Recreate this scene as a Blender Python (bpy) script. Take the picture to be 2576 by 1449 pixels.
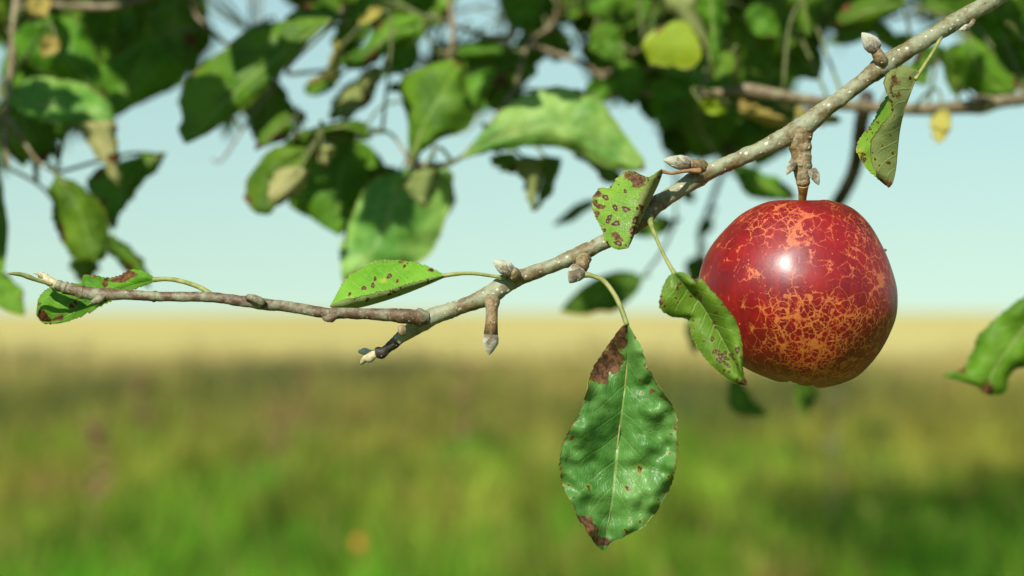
import bpy, math, random
import numpy as np
from mathutils import Vector, Matrix, noise as mnoise

random.seed(7)
rng = np.random.default_rng(7)
scn = bpy.context.scene
COL = scn.collection
for o in list(bpy.data.objects):
    bpy.data.objects.remove(o)

# ------------------------------------------------------------------ camera
FPX = 5458.0                       # focal length in units of a 2576 px wide frame
CAM_H = 0.95
PITCH = math.atan(59.5 / FPX)
FOCUS = 0.82
cam_d = bpy.data.cameras.new('camera')
cam = bpy.data.objects.new('camera', cam_d)
COL.objects.link(cam)
cam_d.sensor_width = 23.6
cam_d.lens = 23.6 * FPX / 2576.0
cam_d.clip_start = 0.02
cam_d.clip_end = 6000
cam.location = (0, 0, CAM_H)
cam.rotation_euler = (math.radians(90) + PITCH, 0, 0)
cam_d.dof.use_dof = True
cam_d.dof.focus_distance = FOCUS
cam_d.dof.aperture_fstop = 5.0
cam_d.dof.aperture_blades = 0
scn.camera = cam

# ------------------------------------------------------------------ sky and sun
SUN_EL, SUN_AZ = math.radians(38), math.radians(202)      # azimuth from +Y, clockwise
SUN_DIR = Vector((math.sin(SUN_AZ) * math.cos(SUN_EL), math.cos(SUN_AZ) * math.cos(SUN_EL), math.sin(SUN_EL)))
world = bpy.data.worlds.new('World')
scn.world = world
world.use_nodes = True
wn = world.node_tree
bgn = wn.nodes['Background']
sky = wn.nodes.new('ShaderNodeTexSky')
sky.sky_type = 'NISHITA'
sky.sun_disc = False
sky.sun_elevation = SUN_EL
sky.sun_rotation = SUN_AZ
sky.air_density = 2.0
sky.dust_density = 0.0
sky.ozone_density = 4.0
# the clear-sky colours from a few degrees up, under an even thin veil: a pale, slightly teal sky without a yellow rim
wtc = wn.nodes.new('ShaderNodeTexCoord')
wmap = wn.nodes.new('ShaderNodeMapping')
wmap.inputs['Location'].default_value = (0, 0, 0.13)
wmap.inputs['Scale'].default_value = (1, 1, 0.8)
wn.links.new(wtc.outputs['Generated'], wmap.inputs[0])
wn.links.new(wmap.outputs[0], sky.inputs[0])
def wmix(blend, fac, a, col):
    nd = wn.nodes.new('ShaderNodeMix')
    nd.data_type = 'RGBA'
    nd.blend_type = blend
    nd.inputs[0].default_value = fac
    wn.links.new(a, nd.inputs[6])
    nd.inputs[7].default_value = (*col, 1)
    return nd.outputs[2]
c_ = wmix('MULTIPLY', 1.0, sky.outputs[0], (1.04, 1.17, 1.10))
c_ = wmix('MIX', 0.20, c_, (6.1, 8.2, 7.8))
wn.links.new(c_, bgn.inputs[0])
bgn.inputs[1].default_value = 0.072

sun_d = bpy.data.lights.new('sun', 'SUN')
sun_d.energy = 5.0
sun_d.angle = math.radians(0.55)
sun_d.color = (1.0, 0.955, 0.86)
sun = bpy.data.objects.new('sun', sun_d)
COL.objects.link(sun)
sun.rotation_euler = (-SUN_DIR).to_track_quat('-Z', 'Y').to_euler()
sun.location = SUN_DIR * 20

scn.view_settings.view_transform = 'Standard'
scn.view_settings.look = 'None'
scn.view_settings.exposure = 0.52
scn.view_settings.gamma = 1.0
scn.render.engine = 'CYCLES'
scn.cycles.use_denoising = True
scn.cycles.max_bounces = 8
scn.cycles.transmission_bounces = 6

# ------------------------------------------------------------------ helpers
CAM = Vector((0, 0, CAM_H))
FWD = Vector((0, math.cos(PITCH), math.sin(PITCH)))
UPV = Vector((0, -math.sin(PITCH), math.cos(PITCH)))

def pt(x, y, d):
    """point seen at (x, y) of a 2576 x 1449 frame, d metres in front of the lens"""
    return CAM + FWD * d + Vector(((x - 1288.0) / FPX * d, 0, 0)) + UPV * ((724.5 - y) / FPX * d)

def to_px(p):
    q = p - CAM
    d = q.dot(FWD)
    if d < 1e-3:
        return None
    return 1288 + q.x / d * FPX, 724.5 - q.dot(UPV) / d * FPX, d

def resample(pts, n):
    """Catmull-Rom through tuples, n samples spaced evenly along the chord length"""
    P = [np.array(p, float) for p in pts]
    if len(P) == 2:
        return [P[0] + (P[1] - P[0]) * t for t in np.linspace(0, 1, n)]
    E = [2 * P[0] - P[1]] + P + [2 * P[-1] - P[-2]]
    fine = []
    for i in range(1, len(E) - 2):
        for k in range(24):
            t = k / 24
            a, b, c, d = E[i - 1], E[i], E[i + 1], E[i + 2]
            fine.append(.5 * (2 * b + (c - a) * t + (2 * a - 5 * b + 4 * c - d) * t * t + (3 * b - a - 3 * c + d) * t ** 3))
    fine.append(P[-1])
    fine = np.array(fine)
    seg = np.linalg.norm(np.diff(fine[:, :2] if fine.shape[1] > 3 else fine, axis=0), axis=1)
    s = np.concatenate([[0], np.cumsum(seg)])
    s /= s[-1]
    t = np.linspace(0, 1, n)
    return [np.array([np.interp(tt, s, fine[:, c]) for c in range(fine.shape[1])]) for tt in t]

def link(name, me, parent=None, mats=(), kind=None):
    o = bpy.data.objects.new(name, me)
    COL.objects.link(o)
    if parent is not None:
        o.parent = parent
    for m in mats:
        if m.name not in [x.name for x in me.materials if x]:
            me.materials.append(m)
    if kind:
        o['kind'] = kind
    return o

def thing(name, label, cat, loc, group=None):
    e = bpy.data.objects.new(name, None)
    COL.objects.link(e)
    e.empty_display_size = 0.01
    e.location = loc
    e['label'] = label
    e['category'] = cat
    if group:
        e['group'] = group
    return e

def root_loc(o):
    while o.parent is not None:
        o = o.parent
    return Vector(o.location)

def mesh_from(name, verts, faces, smooth=True, uvs=None, mat_idx=None):
    me = bpy.data.meshes.new(name)
    me.from_pydata([tuple(v) for v in verts], [], faces)
    if smooth:
        me.polygons.foreach_set('use_smooth', [True] * len(me.polygons))
    if mat_idx is not None:
        me.polygons.foreach_set('material_index', mat_idx)
    if uvs is not None:
        lay = me.uv_layers.new(name='UVMap')
        vi = np.empty(len(me.loops), int)
        me.loops.foreach_get('vertex_index', vi)
        lay.data.foreach_set('uv', np.array(uvs, float)[vi].ravel())
    me.update()
    return me

def tube(name, pts, mat, parent, sides=16, rough=0.0, rough_freq=300.0, n=None, rings=(), lobes=0.0, kind=None):
    """pts: (x, y, z, r) in world metres; closed at both ends"""
    if n is None:
        L = sum((Vector(a[:3]) - Vector(b[:3])).length for a, b in zip(pts, pts[1:]))
        rm = max(p[3] for p in pts)
        n = int(min(260, max(6, L / (rm * 0.55))))
    R = resample(pts, n) if len(pts) > 2 else resample(pts, n)
    org = root_loc(parent) if parent else Vector((0, 0, 0))
    V, F, U = [], [], []
    up = Vector((0, -1, 0.2)).normalized()
    length = 0.0
    prev = None
    frame = None
    for i, r in enumerate(R):
        p = Vector(r[:3])
        q = Vector(R[min(i + 1, n - 1)][:3]) - Vector(R[max(i - 1, 0)][:3])
        t = q.normalized()
        if frame is None:
            a = t.cross(Vector((0, 1, 0)))
            if a.length < 1e-3:
                a = t.cross(Vector((1, 0, 0)))
            a.normalize()
        else:
            a = (frame - t * frame.dot(t)).normalized()
        frame = a
        b = t.cross(a)
        if prev is not None:
            length += (p - prev).length
        prev = p
        for k in range(sides):
            an = 2 * math.pi * k / sides
            rr = r[3]
            for f_, am_, wd_ in rings:
                q_ = (i / (n - 1) - f_) / wd_
                if abs(q_) < 3:
                    rr *= 1 + am_ * math.exp(-q_ * q_) * (.6 + .8 * abs(mnoise.noise(Vector((an * 1.3, f_ * 90, 0)))))
            d = a * math.cos(an) + b * math.sin(an)
            if rough:
                rr *= 1 + rough * mnoise.noise((p + d * rr) * rough_freq) + rough * .6 * mnoise.noise((p + d * rr) * rough_freq * 2.7)
            if lobes:
                rr *= 1 + lobes * math.sin(3 * an + length * 900)
            V.append(p + d * rr - org)
            U.append((length, k / sides))
    for i in range(n - 1):
        for k in range(sides):
            k2 = (k + 1) % sides
            F.append((i * sides + k, i * sides + k2, (i + 1) * sides + k2, (i + 1) * sides + k))
    c0 = len(V)
    V.append(Vector(R[0][:3]) - org); U.append((0, 0))
    V.append(Vector(R[-1][:3]) - org); U.append((length, 0))
    for k in range(sides):
        k2 = (k + 1) % sides
        F.append((c0, k2, k))
        F.append((c0 + 1, (n - 1) * sides + k, (n - 1) * sides + k2))
    me = mesh_from(name, V, F, uvs=U)
    return link(name, me, parent, [mat], kind)

def px_tube(name, pts, mat, parent, **kw):
    """pts: (px, py, depth, radius in px of the frame)"""
    return tube(name, [tuple(pt(x, y, d)) + (r * d / FPX,) for x, y, d, r in pts], mat, parent, **kw)

# ------------------------------------------------------------------ node helpers
class NT:
    def __init__(self, name):
        self.m = bpy.data.materials.new(name)
        self.m.use_nodes = True
        self.t = self.m.node_tree
        self.t.nodes.clear()
        self.out = self.t.nodes.new('ShaderNodeOutputMaterial')
    def n(self, typ, props=None, **inp):
        nd = self.t.nodes.new('ShaderNode' + typ)
        for k, v in (props or {}).items():
            setattr(nd, k, v)
        for k, v in inp.items():
            key = int(k[1:]) if k[0] == 'i' and k[1:].isdigit() else k.replace('_', ' ')
            self.put(nd.inputs[key], v)
        return nd
    def put(self, sock, v):
        if isinstance(v, bpy.types.NodeSocket):
            self.t.links.new(v, sock)
        elif isinstance(v, bpy.types.Node):
            self.t.links.new(v.outputs[0], sock)
        else:
            if sock.type == 'RGBA' and len(v) == 3:
                v = (*v, 1)
            sock.default_value = v
    def math(self, op, a, b=0.0, c=0.0, clamp=False):
        return self.n('Math', dict(operation=op, use_clamp=clamp), i0=a, i1=b, i2=c).outputs[0]
    def mix(self, f, a, b, blend='MIX'):
        nd = self.t.nodes.new('ShaderNodeMix')
        nd.data_type = 'RGBA'; nd.blend_type = blend
        self.put(nd.inputs[0], f); self.put(nd.inputs[6], a); self.put(nd.inputs[7], b)
        return nd.outputs[2]
    def step(self, x, lo, hi):
        return self.n('MapRange', dict(interpolation_type='SMOOTHSTEP'), Value=x, From_Min=lo, From_Max=hi).outputs[0]
    def noise(self, vec, scale, detail=3, rough=.5, out=0):
        return self.n('TexNoise', Vector=vec, Scale=scale, Detail=detail, Roughness=rough).outputs[out]
    def end(self, sh):
        self.t.links.new(sh if isinstance(sh, bpy.types.NodeSocket) else sh.outputs[0], self.out.inputs[0])
        return self.m

def leaf_mat(name, c1, c2, vein, under=False, transl=.3, specks=.35, gloss=.4, trans_col=(.22, .42, .03), edge=(.20, .13, .03), spread=.5, relief=1.0, spec=.4):
    g = NT(name)
    uv = g.n('UVMap').outputs[0]
    sx = g.n('SeparateXYZ', Vector=uv)
    u = sx.outputs[0]
    a = g.math('ABSOLUTE', g.math('MULTIPLY_ADD', sx.outputs[1], 2.0, -1.0))
    co = g.n('TexCoord').outputs['Object']
    big = g.noise(co, 45, 3, .55)
    fine = g.noise(co, 420, 4, .6)
    info = g.n('ObjectInfo').outputs['Random']
    col = g.mix(g.step(big, .5 - spread * .4, .5 + spread * .4), c1, c2)
    col = g.mix(g.math('MULTIPLY', g.step(fine, .35, .7), .35), col, c2)
    hsv = g.n('HueSaturation', Hue=g.math('MULTIPLY_ADD', info, .03, .487), Saturation=1.0,
              Value=g.math('MULTIPLY_ADD', info, .35, .82), Color=col)
    col = hsv.outputs[0]
    # veins
    wob = g.math('MULTIPLY', g.noise(uv, 7, 2), .22)
    t = g.math('FRACT', g.math('ADD', g.math('MULTIPLY_ADD', u, 9.0, g.math('MULTIPLY', a, -1.7)), wob))
    lat = g.math('ABSOLUTE', g.math('SUBTRACT', t, .5))
    lat = g.math('SUBTRACT', 1.0, g.step(lat, .015, .075))
    lat = g.math('MULTIPLY', lat, g.math('SUBTRACT', 1.0, g.math('MULTIPLY', a, .8)))
    mid = g.math('SUBTRACT', 1.0, g.step(a, .012, .05))
    ret = g.n('TexVoronoi', dict(feature='DISTANCE_TO_EDGE'), Vector=g.n('Mapping', Vector=uv, Scale=(34, 30, 1)).outputs[0], Scale=1.0).outputs[0]
    retm = g.math('SUBTRACT', 1.0, g.step(ret, .0, .12))
    v = g.math('MAXIMUM', g.math('MULTIPLY', lat, .5 * relief if not under else .62), g.math('MULTIPLY', mid, .8))
    v = g.math('MAXIMUM', v, g.math('MULTIPLY', retm, .10 if not under else .22))
    col = g.mix(g.math('MULTIPLY', v, .75), col, vein)
    # margin, marks
    em = g.math('MULTIPLY', g.step(a, .93, 1.0), g.step(g.noise(uv, 18, 2), .35, .6))
    col = g.mix(g.math('MULTIPLY', em, .85), col, edge)
    mk = g.n('Attribute', dict(attribute_name='marks')).outputs['Color']
    ms = g.n('SeparateColor', Color=mk)
    bn = g.noise(co, 330, 5, .72)
    bcol = g.mix(g.step(g.noise(co, 520, 5, .7), .32, .68), (.030, .012, .005), (.21, .095, .032))
    bm = g.step(g.math('ADD', ms.outputs[0], g.math('MULTIPLY_ADD', bn, 1.1, -.55)), .36, .58)
    col = g.mix(ms.outputs[2], col, (.42, .42, .03))
    col = g.mix(bm, col, bcol)
    sp = ms.outputs[1]
    col = g.mix(g.math('MULTIPLY', g.step(sp, .0, .12), .45), col, (.30, .32, .03))
    col = g.mix(g.step(sp, .12, .42), col, (.055, .022, .010))
    col = g.mix(g.step(sp, .58, .82), col, (.25, .175, .095))
    vo = g.n('TexVoronoi', Vector=g.n('Mapping', Vector=uv, Scale=(13, 9, 1), Location=g.n('CombineXYZ', X=g.math('MULTIPLY', info, 40)).outputs[0]).outputs[0], Scale=1.0)
    gate = g.math('GREATER_THAN', g.n('SeparateColor', Color=vo.outputs['Color']).outputs[0], 1 - specks * .6)
    dot = g.math('MULTIPLY', gate, g.math('SUBTRACT', 1.0, g.step(g.math('ADD', vo.outputs['Distance'], g.math('MULTIPLY', g.math('SUBTRACT', g.noise(uv, 60, 2), .5), .22)), .04, .15)))
    col = g.mix(g.math('MULTIPLY', dot, .85), col, (.045, .018, .01))
    # relief
    h = g.math('MULTIPLY_ADD', g.math('MAXIMUM', lat, mid), (.8 if under else -.8) * relief, g.math('MULTIPLY', fine, .7))
    h = g.math('MULTIPLY_ADD', retm, (.3 if under else -.3), h)
    h = g.math('MULTIPLY_ADD', big, 1.4, h)
    bmp = g.n('Bump', Strength=.55, Distance=.00045, Height=h).outputs[0]
    rgh = g.math('MULTIPLY_ADD', fine, .25, (.72 if under else gloss - .1))
    rgh = g.math('ADD', rgh, g.math('MULTIPLY', bm, .3))
    bs = g.n('BsdfPrincipled', Base_Color=col, Roughness=rgh, Normal=bmp)
    bs.inputs['Specular IOR Level'].default_value = .12 if under else spec
    tr = g.n('BsdfTranslucent', Color=g.mix(bm, g.mix(.45, trans_col, col), (.1, .04, .01)), Normal=bmp)
    mx = g.n('MixShader', i0=transl, i1=bs.outputs[0], i2=tr.outputs[0])
    return g.end(mx)

def bark_mat(name, brown, dark, film, film_amt=.5, dots=.11, film_scale=70, bump=.5, moss=None):
    g = NT(name)
    co = g.n('TexCoord').outputs['Object']
    n1 = g.noise(co, film_scale, 5, .65)
    n2 = g.noise(co, 700, 4, .6)
    n3 = g.noise(co, 240, 4, .6)
    col = g.mix(g.step(n2, .35, .7), dark, brown)
    fm = g.step(g.math('ADD', n1, g.math('MULTIPLY_ADD', n3, .5, -.25)), .56 - film_amt * .35, .78 - film_amt * .3)
    col = g.mix(g.math('MULTIPLY', fm, .80), col, g.mix(n2, tuple(c * .75 for c in film), tuple(min(1, c * 1.25) for c in film)))
    if moss:
        col = g.mix(g.math('MULTIPLY', g.step(n3, .55, .7), .5), col, moss)
    col = g.mix(g.math('MULTIPLY', g.step(n2, .62, .72), .5), col, tuple(c * .4 for c in dark))
    uvm = g.n('Mapping', Vector=g.n('UVMap').outputs[0], Scale=(250, 5, 1)).outputs[0]
    warp = g.n('VectorMath', dict(operation='MULTIPLY_ADD'), i0=g.n('TexNoise', Vector=co, Scale=500.0).outputs[1], i1=(.25, .25, 0), i2=uvm).outputs[0]
    vo = g.n('TexVoronoi', dict(voronoi_dimensions='2D'), Vector=warp, Scale=1.0, Randomness=1.0)
    size = g.math('MULTIPLY_ADD', g.n('SeparateColor', Color=vo.outputs['Color']).outputs[0], dots * 1.2, dots * .5)
    dm = g.math('MULTIPLY', g.math('LESS_THAN', vo.outputs['Distance'], size), g.math('GREATER_THAN', g.n('SeparateColor', Color=vo.outputs['Color']).outputs[2], .38))
    dm = g.math('MULTIPLY', dm, g.math('MULTIPLY_ADD', g.n('SeparateColor', Color=vo.outputs['Color']).outputs[1], .7, .3))
    soft = g.math('SUBTRACT', 1.0, g.math('DIVIDE', vo.outputs['Distance'], g.math('ADD', size, .02)), clamp=True)
    col = g.mix(g.math('MULTIPLY', dm, .9), col, (.66, .60, .46))
    h = g.math('ADD', g.math('MULTIPLY', n2, .5), g.math('MULTIPLY', n3, .8))
    h = g.math('MULTIPLY_ADD', soft, .9, h)
    h = g.math('MULTIPLY_ADD', fm, .25, h)
    bm = g.n('Bump', Strength=bump, Distance=.0006, Height=h).outputs[0]
    bs = g.n('BsdfPrincipled', Base_Color=col, Roughness=g.math('MULTIPLY_ADD', n3, .3, .42), Normal=bm)
    bs.inputs['Specular IOR Level'].default_value = .35
    return g.end(bs)

def simple_mat(name, c1, c2, scale=120, rough=.6, bump=.3, spec=.3, transl=0):
    g = NT(name)
    co = g.n('TexCoord').outputs['Object']
    n1 = g.noise(co, scale, 4, .6)
    col = g.mix(g.step(n1, .3, .7), c1, c2)
    bm = g.n('Bump', Strength=bump, Distance=.0005, Height=n1).outputs[0]
    bs = g.n('BsdfPrincipled', Base_Color=col, Roughness=rough, Normal=bm)
    bs.inputs['Specular IOR Level'].default_value = spec
    if transl:
        tr = g.n('BsdfTranslucent', Color=col)
        return g.end(g.n('MixShader', i0=transl, i1=bs.outputs[0], i2=tr.outputs[0]))
    return g.end(bs)

M = {}
M['leaf'] = leaf_mat('leaf_upper_side', (.036, .112, .006), (.128, .262, .014), (.28, .42, .10), spec=.16)
M['leaf_gloss'] = leaf_mat('glossy_leaf_upper_side', (.060, .175, .009), (.120, .27, .020), (.30, .45, .12), gloss=.36, specks=.18)
M['leaf_dull'] = leaf_mat('dull_crumpled_leaf_upper_side', (.054, .165, .022), (.125, .265, .054), (.26, .40, .11), gloss=.38, specks=.22, spread=.35, relief=.6, spec=.42)
M['under'] = leaf_mat('leaf_underside', (.175, .22, .060), (.26, .30, .10), (.40, .43, .18), under=True, specks=.2, transl=.3)
M['yellow'] = leaf_mat('yellowing_leaf', (.24, .40, .006), (.36, .48, .010), (.45, .50, .05), transl=.35, specks=.1, trans_col=(.5, .5, .01))
M['ochre'] = leaf_mat('ochre_leaf', (.34, .28, .04), (.48, .40, .09), (.5, .42, .12), transl=.3, specks=.25, trans_col=(.45, .3, .03))
M['leaf_mottled'] = leaf_mat('mottled_leaf_upper_side', (.07, .20, .018), (.24, .38, .075), (.34, .46, .16), gloss=.42, specks=.15, spread=.28, spec=.3)
M['leaf_mid'] = leaf_mat('mid_green_leaf_upper_side', (.085, .215, .010), (.16, .325, .020), (.36, .50, .14), gloss=.42, specks=.15)
M['leaf_pale'] = leaf_mat('light_green_leaf_upper_side', (.105, .235, .010), (.185, .345, .022), (.36, .50, .12), specks=.2)
M['under_pale'] = leaf_mat('pale_leaf_underside', (.30, .32, .10), (.44, .43, .17), (.5, .5, .24), under=True, specks=.15, transl=.25)
M['petiole'] = simple_mat('petiole_green', (.14, .17, .04), (.27, .27, .09), 260, .55)
M['petiole_dark'] = simple_mat('petiole_dark', (.08, .09, .03), (.15, .17, .06), 300, .5)
M['petiole_red'] = simple_mat('petiole_red', (.22, .10, .04), (.33, .2, .1), 300, .5)
M['bark'] = bark_mat('bark_main', (.165, .122, .046), (.095, .068, .028), (.245, .265, .165), film_amt=.64, moss=(.19, .20, .09))
M['bark_brown'] = bark_mat('bark_brown', (.20, .115, .042), (.11, .064, .026), (.30, .28, .18), film_amt=.25)
M['bark_shoot'] = bark_mat('bark_shoot', (.130, .080, .038), (.066, .037, .020), (.225, .23, .145), film_amt=.46, dots=.05, film_scale=110)
M['bark_spur'] = bark_mat('bark_spur', (.24, .165, .068), (.11, .07, .03), (.28, .25, .15), film_amt=.3, dots=.06, film_scale=160, bump=.9)
M['bark_dark'] = bark_mat('bark_dark', (.05, .037, .027), (.02, .016, .013), (.2, .2, .16), film_amt=.15, dots=.03)
M['bark_far'] = bark_mat('bark_background', (.17, .125, .065), (.11, .075, .038), (.27, .235, .14), film_amt=.4)
M['down'] = simple_mat('grey_down', (.30, .32, .24), (.46, .47, .36), 600, .8, .6)
M['wood'] = simple_mat('torn_wood', (.33, .28, .15), (.47, .42, .26), 500, .7, .7)
M['stalk'] = simple_mat('fruit_stalk', (.24, .125, .025), (.38, .23, .06), 350, .45, .4)

def bud_mat():
    g = NT('bud_fuzz')
    uv = g.n('SeparateXYZ', Vector=g.n('UVMap').outputs[0])
    co = g.n('TexCoord').outputs['Object']
    n1 = g.noise(co, 500, 4, .7)
    n2 = g.noise(co, 2200, 3, .7)
    f = g.step(g.math('ADD', uv.outputs[0], g.math('MULTIPLY_ADD', n1, 1.5, -.75)), .25, .8)
    c = g.mix(n1, (.085, .058, .030), (.17, .125, .065))
    c = g.mix(f, c, g.mix(n2, (.24, .24, .155), (.47, .47, .34)))
    bm = g.n('Bump', Strength=.8, Distance=.0004, Height=g.math('ADD', n1, n2)).outputs[0]
    bs = g.n('BsdfPrincipled', Base_Color=c, Roughness=.85, Normal=bm)
    bs.inputs['Sheen Weight'].default_value = .5
    return g.end(bs)
M['bud'] = bud_mat()

def apple_mat():
    g = NT('apple_skin')
    co = g.n('TexCoord').outputs['Object']
    p = g.n('VectorMath', dict(operation='SCALE'), i0=co)
    p.inputs['Scale'].default_value = 1 / 0.0368
    p = p.outputs[0]
    sx = g.n('SeparateXYZ', Vector=p)
    X, Z = sx.outputs[0], sx.outputs[2]
    def blob(cx, cz, rx, rz, amt):
        dx = g.math('DIVIDE', g.math('SUBTRACT', X, cx), rx)
        dz = g.math('DIVIDE', g.math('SUBTRACT', Z, cz), rz)
        r2 = g.math('ADD', g.math('MULTIPLY', dx, dx), g.math('MULTIPLY', dz, dz))
        return g.math('MULTIPLY', g.math('EXPONENT', g.math('MULTIPLY', r2, -1.0)), amt)
    blobs = [(-.05, -.55, .55, .34, .52), (.40, -.30, .42, .22, .42), (.80, .0, .20, .60, .30), (-.14, .62, .08, .30, .48),
             (.04, .80, .50, .16, .25), (-.55, .20, .08, .07, .75), (.55, .62, .22, .2, .30), (-.30, -.15, .22, .2, .40), (.25, -.85, .5, .22, .5), (-.45, .72, .22, .18, .35), (.1, -.1, .3, .14, .35), (.6,.3,.3,.2,.25)]
    m = None
    for b in blobs:
        v = blob(*b)
        m = v if m is None else g.math('ADD', m, v)
    nl = g.noise(p, 2.6, 3, .6)
    m = g.math('ADD', m, g.math('MULTIPLY_ADD', nl, .8, -.27))
    m = g.math('MINIMUM', g.math('MAXIMUM', m, 0.0), .92)
    # crackle: cells drawn out a little along the fruit's length, jittered borders
    wn_ = g.n('TexNoise', Vector=p, Scale=5.0, Detail=3.0, Roughness=.5).outputs[1]
    warp = g.n('VectorMath', dict(operation='MULTIPLY_ADD'), i0=wn_, i1=(.16, .16, .16), i2=p).outputs[0]
    wf = g.n('TexNoise', Vector=p, Scale=22.0, Detail=3.0).outputs[1]
    warp = g.n('VectorMath', dict(operation='MULTIPLY_ADD'), i0=wf, i1=(.030, .030, .030), i2=warp).outputs[0]
    st = g.n('Mapping', Vector=warp, Scale=(1, 1, .86)).outputs[0]
    brk = g.noise(p, 8.5, 5, .65)
    mm = g.math('ADD', m, g.math('MULTIPLY_ADD', brk, 1.7, -.85))
    def web(scale, lo, thin, gain, off=(0, 0, 0)):
        # red islands in a web: wide where the mask is strong, only stars and threads where it is weak
        v = g.n('Mapping', Vector=st, Location=off).outputs[0]
        f1 = g.n('TexVoronoi', Vector=v, Scale=scale).outputs[0]
        de = g.n('TexVoronoi', dict(feature='DISTANCE_TO_EDGE'), Vector=v, Scale=scale).outputs[0]
        k = g.math('SUBTRACT', mm, lo, clamp=True)
        t = g.math('SUBTRACT', .76, g.math('MULTIPLY', k, gain))
        isl = g.n('MapRange', dict(interpolation_type='SMOOTHSTEP'), Value=f1, From_Min=t, From_Max=g.math('ADD', t, .16)).outputs[0]
        isl = g.math('MULTIPLY', isl, g.step(k, .0, .06))
        w = g.math('MULTIPLY', g.math('MINIMUM', k, .5), thin)
        ln = g.math('MULTIPLY', g.math('SUBTRACT', 1.0, g.math('DIVIDE', de, g.math('ADD', w, .0001)), clamp=True), 2.6, clamp=True)
        return g.math('MAXIMUM', isl, ln)
    cr = web(8.2, .15, .10, .13)
    cr = g.math('MAXIMUM', cr, web(16.5, .38, .15, .19, (3, 1, 2)))
    cr = g.math('MULTIPLY', cr, g.math('MULTIPLY_ADD', g.step(g.noise(p, 45, 3, .6), .3, .6), .45, .55))
    # blush colours
    nb = g.noise(p, 1.8, 4, .6)
    stz = g.n('Mapping', Vector=p, Scale=(7, 7, .7)).outputs[0]
    streak = g.noise(stz, 2.5, 3, .6)
    red = g.mix(g.step(nb, .35, .65), (.125, .0024, .0046), (.210, .0040, .0036))
    red = g.mix(g.math('MULTIPLY', g.step(streak, .45, .75), .45), red, (.32, .010, .006))
    mott = g.noise(p, 26, 4, .65)
    red = g.mix(g.math('MULTIPLY', g.step(mott, .5, .72), .45), red, (.20, .004, .007))
    orange = g.mix(g.step(Z, -.75, .45), (.47, .175, .026), (.51, .13, .042))
    orange = g.mix(g.math('MULTIPLY', g.step(mott, .4, .65), .35), orange, (.50, .09, .03))
    col = g.mix(g.math('MULTIPLY', cr, .84), red, orange)
    # pale lenticels
    ve = g.n('TexVoronoi', Vector=p, Scale=9.5)
    vd = g.math('SUBTRACT', 1.0, g.step(ve.outputs['Distance'], .03, .10))
    gate = g.math('GREATER_THAN', g.n('SeparateColor', Color=ve.outputs['Color']).outputs[1], .35)
    len_ = g.math('MULTIPLY', g.math('MULTIPLY', vd, gate), .75)
    col = g.mix(len_, col, (.62, .30, .14))
    h = g.math('MULTIPLY_ADD', cr, .35, g.math('MULTIPLY', g.noise(p, 40, 3, .6), .35))
    h = g.math('MULTIPLY_ADD', g.noise(p, 5, 2), 1.2, h)
    bm = g.n('Bump', Strength=.25, Distance=.0006, Height=h).outputs[0]
    rough = g.math('MULTIPLY_ADD', cr, .12, g.math('MULTIPLY_ADD', mott, .12, .36))
    bs = g.n('BsdfPrincipled', Base_Color=col, Roughness=rough, Normal=bm)
    bs.inputs['Specular IOR Level'].default_value = .34
    bs.inputs['Coat Weight'].default_value = .30
    bs.inputs['Coat Roughness'].default_value = .29
    bs.inputs['Subsurface Weight'].default_value = .0
    bs.inputs['Subsurface Radius'].default_value = (.004, .001, .0006)
    bs.inputs['Subsurface Scale'].default_value = .4
    return g.end(bs)
M['apple'] = apple_mat()

# ------------------------------------------------------------------ leaves
def sheet(name, P, thick, parent, mats, marks=None, top_half=None, flip=False):
    """closed thin blade from a grid of world points P[i][j] (i: base to tip, j: across)"""
    P = np.array([[tuple(q) for q in row] for row in P], float)
    n, m = P.shape[:2]
    Pu = np.gradient(P, axis=0)
    Pv = np.gradient(P, axis=1)
    N = np.cross(Pu, Pv)
    ln = np.linalg.norm(N, axis=2, keepdims=True)
    N = N / np.maximum(ln, 1e-12)
    N[ln[:, :, 0] < 1e-10] = 0
    if top_half is not None:
        js = slice(0, m // 2) if top_half == 'L' else slice(m // 2 + 1, m)
        w = ln[:, js]
        dotv = ((np.array(CAM) - P[:, js]) * N[:, js] * w).sum()
        if dotv < 0:
            N = -N
    if flip:
        N = -N
    org = np.array(root_loc(parent))
    T = (P + N * thick / 2 - org).reshape(-1, 3)
    B = (P - N * thick / 2 - org).reshape(-1, 3)
    V = np.concatenate([T, B])
    k = n * m
    # orientation of the quads so that the top side's normals agree with N
    i0, j0 = n // 2, m // 4
    qa = np.cross(P[i0 + 1, j0] - P[i0, j0], P[i0, j0 + 1] - P[i0, j0])
    same = (qa * N[i0, j0]).sum() > 0
    F, mi = [], []
    for i in range(n - 1):
        for j in range(m - 1):
            a, b, c, d = i * m + j, (i + 1) * m + j, (i + 1) * m + j + 1, i * m + j + 1
            q = (a, b, c, d) if same else (d, c, b, a)
            F.append(q); mi.append(0)
            F.append(tuple(x + k for x in reversed(q))); mi.append(1)
    ring = [(0, j) for j in range(m)] + [(i, m - 1) for i in range(1, n)] + [(n - 1, j) for j in range(m - 2, -1, -1)] + [(i, 0) for i in range(n - 2, 0, -1)]
    idx = [i * m + j for i, j in ring]
    for s in range(len(idx)):
        a, b = idx[s], idx[(s + 1) % len(idx)]
        F.append((a, b, b + k, a + k) if not same else (b, a, a + k, b + k)); mi.append(1)
    uv = [(i / (n - 1), j / (m - 1)) for i in range(n) for j in range(m)] * 2
    me = mesh_from(name, V, F, uvs=uv, mat_idx=mi)
    if marks is not None:
        at = me.attributes.new('marks', 'FLOAT_COLOR', 'POINT')
        mk = np.concatenate([marks.reshape(-1, 4)] * 2)
        at.data.foreach_set('color', mk.ravel())
    return link(name, me, parent, mats)

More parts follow.
